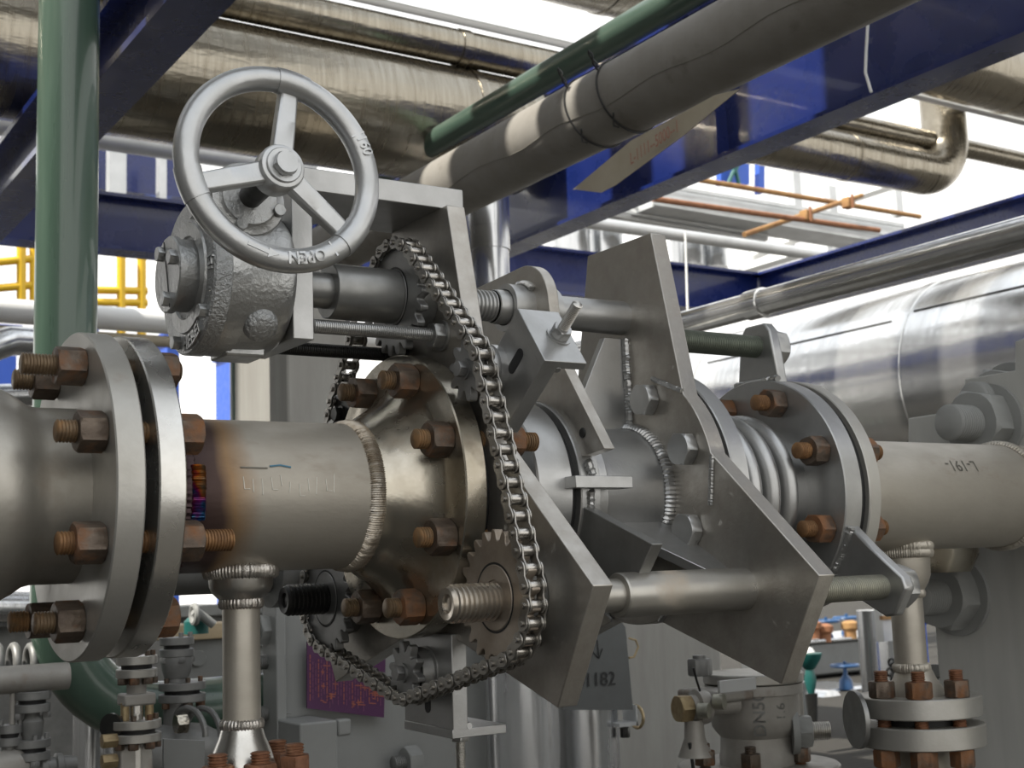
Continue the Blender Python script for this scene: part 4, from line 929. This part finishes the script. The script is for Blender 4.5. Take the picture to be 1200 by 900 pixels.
for j in range(14):
    z = -1.0 + j * .08
    for i in range(n):
        a = 2 * PI * i / n; rr = r * 1.13 + .006 * math.sin(5 * a + j * .5) + g_.uniform(-.003, .003); fv.append((xc_ + rr * math.cos(a), .9 + rr * math.sin(a), z))
for j in range(13):
    for i in range(n): ff.append((j * n + i, j * n + (i + 1) % n, (j + 1) * n + (i + 1) % n, (j + 1) * n + i))
MB().add(fv, ff).obj('plastic_film', FILM, t, smooth=80)
t = thing('clad_downpipe', 'slim dark-marked upright pipe seen between tensioner and wrapped pipe', 'pipe', (at(579, 840, Y=.93).x, .93, -1.0))
MB().lathe([(-1.0, .014), (.0, .014)], 32, T(at(579, 840, Y=.93).x, .93) @ UP).obj('barrel', ALUZ, t)
Ys = 1.0; qs = [at(660, 832, Y=Ys), at(742, 832, Y=Ys), at(733, 735, Y=Ys), at(700, 690, Y=Ys), at(650, 700, Y=Ys)]
t = thing('grey_sheet', 'dark grey metal sheet with handwritten number and arrow behind the yoke tip', 'sheet', qs[0]); n = 5
MB().add(qs + [q + Vector((0, .004, 0)) for q in qs], [tuple(range(n)), tuple(range(n, 2 * n))[::-1]] + [(i, (i + 1) % n, n + (i + 1) % n, n + i) for i in range(n)]).obj('plate', SHEET, t)
vs, fs = text_mesh('01182', .043, .0002); c_ = at(699, 797, Y=Ys - .003); MB().add(vs, fs, frame(c_, at(723, 795, Y=Ys) - at(676, 798, Y=Ys), (0, 0, 1))).obj('handwritten_number', INK, t)
m = MB(); m.tube([at(700, 750, Y=Ys - .002), at(702, 772, Y=Ys - .002)], .0012, 6); m.tube([at(694, 763, Y=Ys - .002), at(702, 772, Y=Ys - .002), at(706, 760, Y=Ys - .002)], .0012, 6); m.obj('drawn_arrow', INK, t)
p = at(732, 848, Y=1.02); t = thing('clamp_bracket', 'small steel bracket with black bolt at the lower corner of the grey sheet', 'bracket', p)
MB().box(-.03, .022, -.02, .03, -.004, .004, T(*p)).obj('foot', TRAY, t); MB().box(.018, .022, -.02, .03, -.004, .04, T(*p)).obj('upstand', TRAY, t); MB().nut(-.03, -.008, .011, T(*p) @ UP).obj('bolt', DARK, t, smooth=30)
t = thing('hook', 'bent wire hook beside the grey sheet', 'hook', at(742, 755, Y=1.1)); MB().tube([at(737, 748, Y=1.1), at(745, 750, Y=1.1), at(748, 758, Y=1.1), at(743, 770, Y=1.1), at(737, 771, Y=1.1)], .0025, 8).obj('strand', BRASS, t)
t = thing('ring', 'yellowish ring behind the lower corner of the grey sheet', 'ring', at(750, 840, Y=1.2)); c_ = at(746, 840, Y=1.2); MB().torus(.026, .004, 32, 8, T(*c_)).obj('hoop', BRASS, t)

# right grey structure
Xr = 2.05
t = thing('grey_bulkhead', 'grey painted steel bulkhead with big anchor nuts behind the pale branched pipe', 'wall', at(1120, 900, X=Xr)); 
pr_ = [at(1088, 900, X=Xr), at(1088, 640, X=Xr), at(1064, 560, X=Xr), at(1064, 490, X=Xr), at(1130, 480, X=Xr), at(1130, 444, X=Xr), at(1189, 434, X=Xr), at(1189, 400, X=Xr)]
pl = [(q.y, q.z) for q in pr_]; pl[0] = (pl[1][0], -1.0); pl += [(-.9, .40), (-.9, -1.0)]
MB().prism(pl, Xr, Xr + .04).obj('gusset_plate', BULK, t, bevel=.003)
MB().box(Xr + .04, Xr + 1.5, at(1088, 640, X=Xr).y - .05, at(1088, 640, X=Xr).y - .01, -1.0, .0).obj('side_panel', BULK, t)
g = 'big grey anchor nuts on the bulkhead'
pab = None
for u, v, lab in ((1160, 497, 'big grey anchor nut and bolt end just above the pale pipe'), (1122, 698, 'big grey anchor nut behind the branch pipe'), (1163, 470, 'grey anchor nut partly hidden behind the big one above the pale pipe')):
    p = at(u, v, X=Xr); M = T(*p) @ RX(14)
    if pab is None: pab = make_bolt('anchor_bolt', lab, 'bolt', g, M, -.115, .03, [(-.056, -.009)], .033, .064, GREYC, GREYC, .006); MB().lathe([(-.009, .03), (-.009, .074), (-.0005, .074)], 40, cap=False).obj('washer', GREYC, pab, world=False, smooth=30)
    elif u == 1163: dup(pab, M @ T(.085, .02, 0), lab)
    else: dup(pab, M, lab)
p = at(1080, 660, Y=.25); t = thing('round_cover', 'brownish rounded cover under the pale pipe beyond the branch', 'cover', at(1080, 660, Y=.25))
MB().lathe([(0, .0), (0, .07), (.03, .085), (.12, .085), (.12, 0)], 40, T(*at(1088, 632, Y=.22)) @ UP @ T(-.06, 0, 0)).obj('shell', TAN, t)
p = at(1096, 805, Y=.35); t = thing('pipe_clamp', 'grey round clamp ring behind the rusty branch flange nuts', 'clamp', p); MB().lathe([(-.02, .062), (-.02, .085), (.02, .085), (.02, .062)], 48, T(*at(1110, 830, Y=.35)), closed=True).obj('ring', GREYC, t, smooth=30)
# ================================================================== VALVES LOW IN THE FRAME
def flange_pair(t, x, y, z, R, m, M0=None, nuts=4, nm=RUST):
    A = T(x, y, z) @ UP
    MB().lathe(flange_ring(R, .0035, .0175, 0, .001), 40, A).obj('flange', m, t, smooth=30)
    MB().lathe(flange_ring(R, -.0175, -.0035, 0, .001), 40, A).obj('flange', m, t, smooth=30)
    MB().lathe([(-.0035, R * .75), (.0035, R * .75)], 32, A, cap=False).obj('gasket', BLACK, t)
    for k in range(nuts):
        a = math.radians(195 + 150 * k / max(1, nuts - 1)); B = T(x + R * .78 * math.cos(a), y + R * .78 * math.sin(a), z) @ UP
        MB().nut(-.028, -.0175, .0085, B).obj('nut', nm, t, smooth=30); MB().lathe([(.0175, .0045), (.026, .0045)], 12, B).obj('stud_end', nm, t, smooth=30)
def upr(mb, x, y, z0, z1, r, n=28): return mb.lathe([(z0, r), (z1, r)], n, T(x, y) @ UP)
# front slim valve stack
Y1 = .80; p = at(160, 800, Y=Y1); px = p.x; sc = at(161, 800, Y=Y1).x - p.x
def zat(v, u=160, Y=Y1): return at(u, v, Y=Y).z
t = thing('gate_valve', 'slim steel gate valve stack with ochre nuts below the black-gap flange', 'valve', (px, Y1, -1.0))
flange_pair(t, px, Y1, zat(781), .033, FLANGE); upr(MB(), px, Y1, zat(812), zat(790), .016).obj('neck', VALVE, t)
MB().box(px - .026, px + .026, Y1 - .022, Y1 + .022, zat(826), zat(812)).obj('yoke_block', VALVE, t, bevel=.003)
upr(MB(), px, Y1, zat(845), zat(826), .011).obj('stem', BRIGHT, t)
for s in (-1, 1): upr(MB(), px + s * .02, Y1 - .004, zat(848), zat(822), .007).obj('yoke_bolt', BRASS, t)
flange_pair(t, px, Y1, zat(856), .040, FLANGE); upr(MB(), px, Y1, -1.0, zat(866), .013).obj('lower_stem', BRIGHT, t)
MB().box(px - .030, px + .024, Y1 - .012, Y1 + .03, -1.0, zat(872)).obj('body', VALVE, t, bevel=.004)
for v in (868, 892): q = at(128, v, Y=Y1 - .01); MB().nut(-.012, .012, .012, T(*q)).obj('side_nut', BRASS, t, smooth=30)
MB().lathe([(-.003, .0), (-.003, .022), (.003, .022), (.003, 0)], 30, T(*at(131, 852, Y=Y1)) @ RZ(35)).obj('paddle', DARK, t, smooth=30)
# grey globe valve behind it
Y2 = 1.0; p = at(207, 800, Y=Y2); px = p.x; z2 = lambda v: at(207, v, Y=Y2).z
t = thing('globe_valve', 'dull grey globe valve in front of the level green pipe', 'valve', (px, Y2, -1.0))
flange_pair(t, px, Y2, z2(758), .031, VDARK, nuts=3, nm=VDARK); MB().lathe([(z2(794), .022), (z2(786), .026), (z2(772), .030), (z2(764), .026)], 28, T(px, Y2) @ UP).obj('bonnet', VDARK, t)
upr(MB(), px, Y2, z2(805), z2(792), .020).obj('neck', VDARK, t); flange_pair(t, px + .01, Y2, z2(811), .042, VDARK, nuts=3); upr(MB(), px, Y2, z2(866), z2(818), .024).obj('neck', VDARK, t)
MB().lathe([(-.09, .03), (-.05, .052), (0, .060), (.05, .052), (.09, .03)], 32, T(px, Y2, z2(885))).obj('body', VDARK, t)
upr(MB(), px, Y2, -1.0, z2(895), .03).obj('lower_pipe', VDARK, t)
# double clamp rings
p = at(237, 840, Y=.95); t = thing('pipe_clamp', 'pair of curved grey clamp straps in front of the green pipe', 'clamp', p)
for k, u in enumerate((228, 246)):
    c_ = at(u - 8, 862, Y=.95); MB().torus(.048, .0055, 24, 8, T(*c_) @ RZ(20), 0, 180).obj('strap', VDARK, t)
m = MB(); m.nut(-.01, .01, .018, T(*at(212, 848, Y=.93))); m.obj('clamp_nut', TAN, t, smooth=30)
# square plate behind red nuts
qs = [at(192, 905, Y=.25), at(192, 866, Y=.25), at(240, 868, Y=.25), at(240, 905, Y=.25)]
t = thing('square_plate', 'small square grey plate behind the red rusty nuts', 'plate', qs[0]); MB().add(qs + [q + Vector((0, .006, 0)) for q in qs], [(0, 1, 2, 3), (7, 6, 5, 4), (0, 4, 5, 1), (1, 5, 6, 2), (2, 6, 7, 3), (3, 7, 4, 0)]).obj('plate', SHEET, t)
# steel plate with bolts and timber strip above green pipe
Yp = 1.9; A, B = at(196, 742, Y=Yp), at(334, 790, Y=Yp)
t = thing('bolted_plate', 'grey bolted steel plate above the level green pipe', 'plate', (A.x, Yp, B.z)); MB().box(A.x, B.x, Yp, Yp + .02, B.z, A.z).obj('plate', GREYC, t, bevel=.003)
for u, v in ((230, 771), (306, 748)): MB().nut(-.03, 0, .022, T(*at(u, v, Y=Yp)) @ FRONT @ T(.015, 0, 0)).obj('bolt_head', GREYC, t, smooth=30)
t = thing('timber_strip', 'pale timber strip on top of the grey bolted plate', 'timber', at(260, 738, Y=Yp - .02)); A, B = at(200, 733, Y=Yp - .02), at(330, 744, Y=Yp - .02); MB().box(A.x, B.x, Yp - .02, Yp + .1, B.z, A.z).obj('board', mat('pale_timber', (.62, .50, .33), (.52, .40, .25), 0, .7), t, bevel=.003)
t = thing('shackle', 'small grey shackle lying by the branch pipe', 'shackle', at(240, 725, Y=1.75)); MB().tube([at(226, 716, Y=1.75), at(232, 718, Y=1.75), at(250, 732, Y=1.75)], .011, 14).obj('pin', GREYC, t); MB().torus(.02, .008, 24, 8, T(*at(228, 720, Y=1.75))).obj('bow', GREYC, t)
t = thing('teal_cap', 'small teal valve cap behind the branch pipe', 'cap', at(228, 735, Y=1.8)); MB().lathe([(-.02, .03), (.01, .03), (.02, .02), (.02, 0)], 24, T(*at(230, 733, Y=1.8)) @ UP).obj('shell', TEAL, t)
# flange and pipe end behind branch outlet
t = thing('dark_flange', 'dark greasy flange half hidden behind the branch outlet', 'flange', at(320, 690, Y=.6)); c_ = at(322, 668, Y=.55); MB().lathe([(-.03, .035), (-.012, .035), (-.010, .058), (.012, .058), (.014, .04), (.05, .04)], 40, T(*c_)).obj('disc', VDARK, t, smooth=30)
MB().lathe([(-.2, .033), (-.02, .033)], 32, T(*c_)).obj('pipe', VDARK, t)
# left clad upright
Yl = 1.35; p0, p1 = at(85, 850, Y=Yl), at(124, 850, Y=Yl); r = (p1.x - p0.x) / 2 * .95
t = thing('clad_downpipe', 'shiny silver upright pipe below the black-gap flange pair', 'pipe', ((p0.x + p1.x) / 2, Yl, -1.0)); MB().lathe([(-1.0, r), (-.18, r)], 48, T((p0.x + p1.x) / 2, Yl) @ UP).obj('cladding', ALUZ, t)
t = thing('clad_downpipe', 'slim foil-wrapped upright pipe with pale band beside the slim gate valve', 'pipe', (at(131, 850, Y=1.5).x, 1.5, -1.0)); MB().lathe([(-1.0, .024), (-.3, .024), (-.3, .038), (-.27, .038), (-.27, 0)], 32, T(at(131, 850, Y=1.5).x, 1.5) @ UP).obj('cladding', ALUZ, t, smooth=30)
# grey pipe and valves at the left edge
Yg = 1.0; c_ = at(20, 796, Y=Yg)
t = thing('grey_pipe', 'grey horizontal pipe low at the left edge behind the green pole bend', 'pipe', c_); MB().lathe([(-.6, .0235), (.085, .0235)], 40, T(*c_)).obj('barrel', VALVE, t)
for k in range(3): MB().torus(.030, .008, 28, 10, T(*at(-4 + 20 * k, 777, Y=1.15))).obj('ring', VDARK, t)
Y5 = 1.0
for (u, v0, lab, R1) in ((38, 800, 'dull steel valve stack under the grey pipe beside the green bend', .030), (6, 830, 'dull steel valve stack at the left edge under the grey pipe', .026)):
    q = at(u, v0, Y=Y5); t = thing('gate_valve', lab, 'valve', (q.x, Y5, -1.0)); zz = lambda v: at(u, v, Y=Y5).z
    if u == 38:
        flange_pair(t, q.x, Y5, zz(822), R1, VDARK, nuts=2, nm=VDARK); MB().lathe([(zz(868), .014), (zz(860), .018), (zz(845), .020), (zz(838), .013), (zz(830), .012)], 28, T(q.x, Y5) @ UP).obj('bonnet', VDARK, t)
        flange_pair(t, q.x, Y5, zz(878), R1 * 1.05, VDARK, nuts=3, nm=VDARK); upr(MB(), q.x, Y5, -1.0, zz(884), .016).obj('lower_pipe', VDARK, t)
    else:
        upr(MB(), q.x + .012, Y5, zz(858), zz(808), .0055).obj('stem', VALVE, t); flange_pair(t, q.x + .008, Y5, zz(862), R1 * .8, VDARK, nuts=2, nm=VDARK); upr(MB(), q.x + .008, Y5, zz(885), zz(868), .012).obj('neck', VDARK, t)
        MB().lathe([(-.05, .02), (-.02, .03), (.02, .03), (.05, .02)], 24, T(q.x, Y5, zz(898))).obj('body', VALVE, t)
q = at(68, 897, Y=1.0); t = thing('union_fitting', 'ribbed grey pipe union low beside the silver upright pipe', 'fitting', q)
MB().lathe([(-.04, .014), (-.03, .022), (-.02, .022), (-.018, .016), (-.006, .016), (-.004, .021), (.006, .021), (.008, .016), (.03, .014)], 28, T(*q)).obj('body', VDARK, t, smooth=30)

# DN50 valve below the larger yoke
Yv = .42; p = at(885, 840, Y=Yv); sx = at(886, 840, Y=Yv).x - p.x
zv = lambda v: at(885, v, Y=Yv).z
t = thing('bonnet_valve', 'cast steel valve with lettered body under the larger yoke tip', 'valve', (p.x, Yv, -1.0)); V = T(p.x, Yv) @ UP
MB().lathe([(zv(900), .068), (zv(884), .068), (zv(880), .066), (zv(862), .064), (zv(856), .072), (zv(850), .078), (zv(838), .080), (zv(812), .080), (zv(811), .088), (zv(800), .088)], 56, V).obj('body', VALVE, t, smooth=45)
sq = 76 * sx
MB().lathe(flange_ring(.090, zv(799), zv(787), 0, .002), 48, V).obj('bonnet_flange', FLANGE, t, smooth=30)
q = at(842, 795, Y=Yv - .05); MB().box(q.x - .03, q.x + .05, Yv - .085, Yv + .03, zv(812), zv(800)).obj('corner_block', VALVE, t, bevel=.006); MB().box(q.x - .035, q.x + .048, Yv - .092, Yv - .086, zv(800), zv(787)).obj('name_plate', TRAY, t)
vs, fs = text_mesh('DN50', .030, .0006, True); out = []
for v in vs:
    a = math.radians(233) - v.y / .080; out.append((p.x + .0806 * math.cos(a), Yv + .0806 * math.sin(a), zv(832) + v.x))
MB().add(out, fs).obj('cast_lettering', DULL, t)
vs, fs = text_mesh('1.6', .026, .0005); out = []
for v in vs:
    a = math.radians(262) - v.y / .080; out.append((p.x + .0804 * math.cos(a), Yv + .0804 * math.sin(a), zv(830) + v.x))
MB().add(out, fs).obj('cast_lettering', DULL, t)
MB().lathe(flange_ring(.145, zv(915), zv(895), 0, .003), 64, V).obj('lower_flange', VALVE, t, smooth=30)
MB().lathe([(-1.0, .06), (zv(915), .06)], 40, V).obj('lower_pipe', VALVE, t)
q = at(925, 830, Y=Yv - .02); MB().box(q.x - .012, q.x + .018, Yv - .04, Yv - .0, zv(862), zv(800)).obj('side_bar', VALVE, t, bevel=.003)
g = 'rusty nuts on the lettered valve'
prb = None
for u, v, lab in ((826, 888, 'rusty nut on the lower flange of the lettered valve, nearest the union fitting'), (880, 892, 'rusty nut at the front of the lettered valve lower flange'), (938, 884, 'ochre nut on the lettered valve under the side bolt')):
    q = at(u, v, Y=Yv - .10 if u == 880 else Yv - .06); M = T(q.x, q.y, q.z - .012) @ UP @ RX(RND.uniform(0, 60))
    if prb is None: prb = make_bolt('stud_bolt', lab, 'bolt', g, M, -.05, .036, [(0.0, .024)], .010, .0185, RUST, RUST)
    else: dup(prb, M, lab)
q = at(934, 857, Y=Yv - .06); t = thing('side_bolt', 'grey flanged side bolt on the lettered valve', 'bolt', q); SB = T(*q) @ RZ(-35)
MB().nut(-.0, .025, .030, SB).obj('nut', GREYC, t, smooth=30); MB().lathe([(-.012, .0), (-.012, .040), (0, .040)], 36, SB, cap=False).obj('washer', GREYC, t, smooth=30); MB().thread(.02, .058, .016, .004, None, 24, SB).obj('thread', BRIGHT, t, smooth=50)
q = at(828, 828, Y=Yv - .05); t = thing('union_fitting', 'grey pipe union with brass nut and twisted wire on the side of the lettered valve', 'fitting', q); SB = T(*q) @ RZ(180 - 10)
MB().lathe([(-.06, .016), (.0, .016), (.001, .028), (.012, .030), (.022, .030), (.024, .022), (.034, .022)], 32, SB).obj('union_body', VALVE, t, smooth=30); MB().nut(.034, .058, .024, SB).obj('union_nut', BRASS, t, smooth=30)
for s in (-1, 1): MB().lathe([(-.008, .0055), (-.008, .013), (.010, .013), (.010, .0055)], 24, T(*(q + Vector((-.035 * (s > 0) - .0 , -.032, .004 - .006 * s)))) @ RZ(-60)).obj('eyelet', GALV, t, smooth=30)
MB().tube([q + Vector((-.03, -.02, .03)), q + Vector((-.045, -.03, .05)), q + Vector((-.05, -.03, .07))], .002, 8).obj('wire', WIRE, t)
MB().lathe([(-.06, .03), (-.03, .018), (0, .016)], 24, T(*(q + Vector((-.03, 0, -.02)))) @ UP).obj('elbow', VALVE, t)
MB().tube([q + Vector((-.05, -.01, -.055)), q + Vector((-.045, -.01, -.1)), q + Vector((-.03, -.01, -.14))], .003, 8).obj('wire', WIRE, t)
q = at(820, 780, Y=Yv + .02); t = thing('square_nut', 'dark nut on top of the lettered valve bonnet', 'nut', q); MB().nut(0, .03, .022, T(q.x, q.y, zv(787)) @ UP).obj('nut', VDARK, t, smooth=30); MB().lathe([(.03, .012), (.036, .012)], 20, T(q.x, q.y, zv(787)) @ UP).obj('stud', VDARK, t)

a_, b2 = at(-60, 800, Y=2.6), at(330, 716, Y=2.6)
t = thing('equipment_skid', 'dull grey equipment skid behind the small valves at lower left', 'skid', (a_.x, 2.6, -1.0)); MB().box(a_.x, b2.x, 2.6, 3.4, -1.0, at(40, 722, Y=2.6).z).obj('body', VDARK, t, bevel=.01); MB().box(a_.x, b2.x, 2.55, 2.6, at(40, 732, Y=2.6).z, at(40, 718, Y=2.6).z).obj('edge_angle', GREYC, t, bevel=.004)
t = thing('silver_pipe', 'level silver pipe low at the left edge behind the lowest studs', 'pipe', at(20, 690, Y=2.3)); MB().tube([at(-60, 712, Y=2.3), at(75, 714, Y=2.3)], .045, 28).obj('barrel', ALUZ, t)
# ------------------------------------------------------------------ distant equipment under the bellows
Ye = 6.0
a_, b2 = at(935, 835, Y=Ye), at(1060, 745, Y=Ye)
t = thing('metal_cabinet', 'bright foil-clad equipment box far behind the zinc pull rod', 'cabinet', (a_.x, Ye, -1.0)); MB().box(a_.x, b2.x, Ye, Ye + .6, -.98, b2.z).obj('body', SHEET, t, bevel=.02); MB().box(a_.x - .05, b2.x + .05, Ye - .04, Ye + .65, b2.z, b2.z + .03).obj('lid', ALUZ, t, bevel=.01)
a_, b2 = at(955, 850, Y=5.2), at(1030, 808, Y=5.2)
t = thing('metal_cabinet', 'lower foil-clad box in front of the taller foil-clad one', 'cabinet', (a_.x, 5.2, -1.0)); MB().box(a_.x, b2.x, 5.2, 5.7, -.98, b2.z).obj('body', ALUZ, t, bevel=.03); MB().lathe([(0, .10), (.14, .10), (.16, .0)], 24, T(*at(958, 825, Y=5.15)) @ FRONT).obj('porthole', ALUZ, t)
g_ = random.Random(5)
def small_valve(label, u, v, Y, m, s, grp):
    q = at(u, v, Y=Y); t = thing('hand_valve', label, 'valve', q, grp)
    MB().torus(.09 * s, .012 * s, 28, 8, T(*q) @ UP).obj('handwheel', m, t); MB().lathe([(-.16 * s, .05 * s), (-.10 * s, .045 * s), (-.06 * s, .015 * s), (.03 * s, .012 * s)], 20, T(*q) @ UP).obj('stem', m, t)
    for a in (0, 60, 120): MB().tube([q + Vector((.09 * s * math.cos(math.radians(a)), .09 * s * math.sin(math.radians(a)), 0)), q - Vector((.09 * s * math.cos(math.radians(a)), .09 * s * math.sin(math.radians(a)), 0))], .007 * s, 6).obj('spoke', m, t)
g = 'small valves far behind the bellows'
small_valve('blue handwheel valve on the lower foil-clad box', 990, 780, 5.2, BLUEV, 1.0, g)
small_valve('dark blue valve wheel on the tall foil-clad box under the zinc rod', 968, 728, 6.1, BLUEV, 1.1, g)
small_valve('dark blue valve wheel by the silver post on the tall foil-clad box', 992, 724, 6.2, BLUEV, 1.1, g)
for u, v, lab, m in ((952, 736, 'orange fitting on the tall foil-clad box, nearest the yoke', ORANGE), (966, 740, 'orange fitting in the middle of the tall foil-clad box', ORANGE), (996, 736, 'ochre fitting by the silver post on the tall foil-clad box', ORANGE2)):
    q = at(u, v, Y=6.0); t = thing('pipe_fitting', lab, 'fitting', q, 'orange fittings on the foil-clad box'); MB().lathe([(-.08, .05), (-.02, .05), (.0, .07), (.04, .07), (.06, .03)], 20, T(*q) @ UP).obj('body', m, t)
q = at(948, 772, Y=3.2); t = thing('hand_valve', 'teal cup-shaped valve head beside the yoke tip', 'valve', q)
MB().lathe([(-.16, .016), (-.10, .03), (-.05, .02), (-.045, .026), (.0, .055), (.025, .062), (.03, .0)], 32, T(*q) @ UP).obj('bonnet', TEAL, t, smooth=50); MB().lathe([(.03, .03), (.05, .02), (.055, 0)], 24, T(*q) @ UP).obj('cap', WHITE, t); MB().lathe([(-.30, .02), (-.16, .03)], 20, T(*q) @ UP).obj('stem', DARK, t)
for u0, u1, v0, Y, lab, m in ((1012, 1038, 715, 3.4, 'shiny slim upright pipe beside the branch pipe', ALUZ),):
    p0, p1 = at(u0, 780, Y=Y), at(u1, 780, Y=Y); t = thing('clad_downpipe', lab, 'pipe', ((p0.x + p1.x) / 2, Y, -1.0)); r = (p1.x - p0.x) / 2 * .9; MB().lathe([(-1.0, r), (at(1020, v0, Y=Y).z, r)], 36, T((p0.x + p1.x) / 2, Y) @ UP).obj('cladding', m, t)
p0 = at(1084, 780, Y=3.0); t = thing('blue_post', 'bright blue post between branch pipe and grey bulkhead', 'post', (p0.x, 3.0, -1.0)); MB().box(p0.x - .035, p0.x + .03, 3.0, 3.1, -1.0, at(1084, 722, Y=3.0).z).obj('shaft', BLUEPANEL, t); MB().tube([(p0.x - .03, 2.98, at(1084, 735, Y=3.0).z), (p0.x - .03, 2.98, at(1084, 728, Y=3.0).z), (p0.x + .03, 2.98, at(1084, 726, Y=3.0).z)], .02, 12).obj('hook', BLUEPANEL, t)
p0 = at(936, 860, Y=4.0); t = thing('grey_post', 'blue-grey upright post beside the teal valve head', 'post', (p0.x, 4.0, -1.0)); MB().lathe([(-1.0, .06), (at(936, 805, Y=4.0).z, .06)], 28, T(p0.x, 4.0) @ UP).obj('shaft', SHEET, t); MB().lathe([(0, .065), (.03, .065), (.04, 0)], 28, T(p0.x, 4.0, at(936, 805, Y=4.0).z) @ UP).obj('cap', SHEET, t)
q = at(1048, 790, Y=2.8); t = thing('chain_hoist', 'dark bunched hoist chain beside the branch pipe', 'chain', q)
for k in range(7): MB().torus(.018, .006, 16, 6, T(*(q + Vector((.02 * math.sin(k * 2.), .01, .05 - .02 * k)))) @ RZ(40 * k)).obj('link', DARK, t)
t = thing('signal_post', 'pale upright frame with ochre patch behind the branch pipe', 'frame', at(1042, 740, Y=3.2)); A, B = at(1036, 752, Y=3.2), at(1052, 700, Y=3.2); MB().box(A.x, B.x, 3.2, 3.25, A.z, B.z).obj('upright', TRAY, t); MB().box(A.x - .02, B.x, 3.18, 3.2, at(1040, 726, Y=3.2).z, at(1040, 721, Y=3.2).z).obj('patch', ORANGE2, t)

# ------------------------------------------------------------------ floor and light
fl = MB().box(-8, 22, -8, 30, -1.06, -1.0).obj('floor', GRATE, None); struct(fl)
# added unseen planking and side wall that shade the machine; gaps give sun patches
m = MB().box(-3.2, 2.6, -.75, 1.0, 3.3, 3.36); y = 1.0
for wd, gp in ((.30, .30), (.22, .16), (.45, .34), (.14, .12), (.25, .40), (.4, .18), (.3, .3), (.4, .25), (.3, .3)):
    m.box(-3.2, 2.6, y + gp, y + gp + wd, 3.3, 3.36); y += gp + wd
struct(m.obj('shade_deck', SHADE_DECK, None))
struct(MB().box(-3.3, -3.2, -3.5, 9., -1.0, 3.3).obj('shade_wall', SHADE_WALL, None))  # unseen wall, added to keep sky light off left-facing sides

w = bpy.data.worlds.new('sky'); SC.world = w; w.use_nodes = True; nt = w.node_tree; bg = nt.nodes['Background']
tc = nt.nodes.new('ShaderNodeTexCoord'); sp = nt.nodes.new('ShaderNodeSeparateXYZ'); nt.links.new(tc.outputs['Generated'], sp.inputs[0])
cr = nt.nodes.new('ShaderNodeValToRGB'); nt.links.new(sp.outputs[2], cr.inputs[0]); e = cr.color_ramp.elements
e[0].position = 0; e[0].color = (.90, .88, .84, 1); e[1].position = 1; e[1].color = (.78, .84, .92, 1); x = e.new(.25); x.color = (1, .985, .95, 1)
nt.links.new(cr.outputs[0], bg.inputs[0]); bg.inputs[1].default_value = 1.45
sl = bpy.data.lights.new('sun', 'SUN'); sl.energy = 7.0; sl.angle = .012; sl.color = (1, .95, .86); so = bpy.data.objects.new('sun', sl); COL.objects.link(so)
so.rotation_euler = Vector((.60, .02, -.80)).to_track_quat('-Z', 'Y').to_euler()
vs_ = SC.view_settings; vs_.view_transform = 'Standard'; vs_.look = 'None'; vs_.gamma = 1; vs_.use_curve_mapping = False; vs_.exposure = 0.12
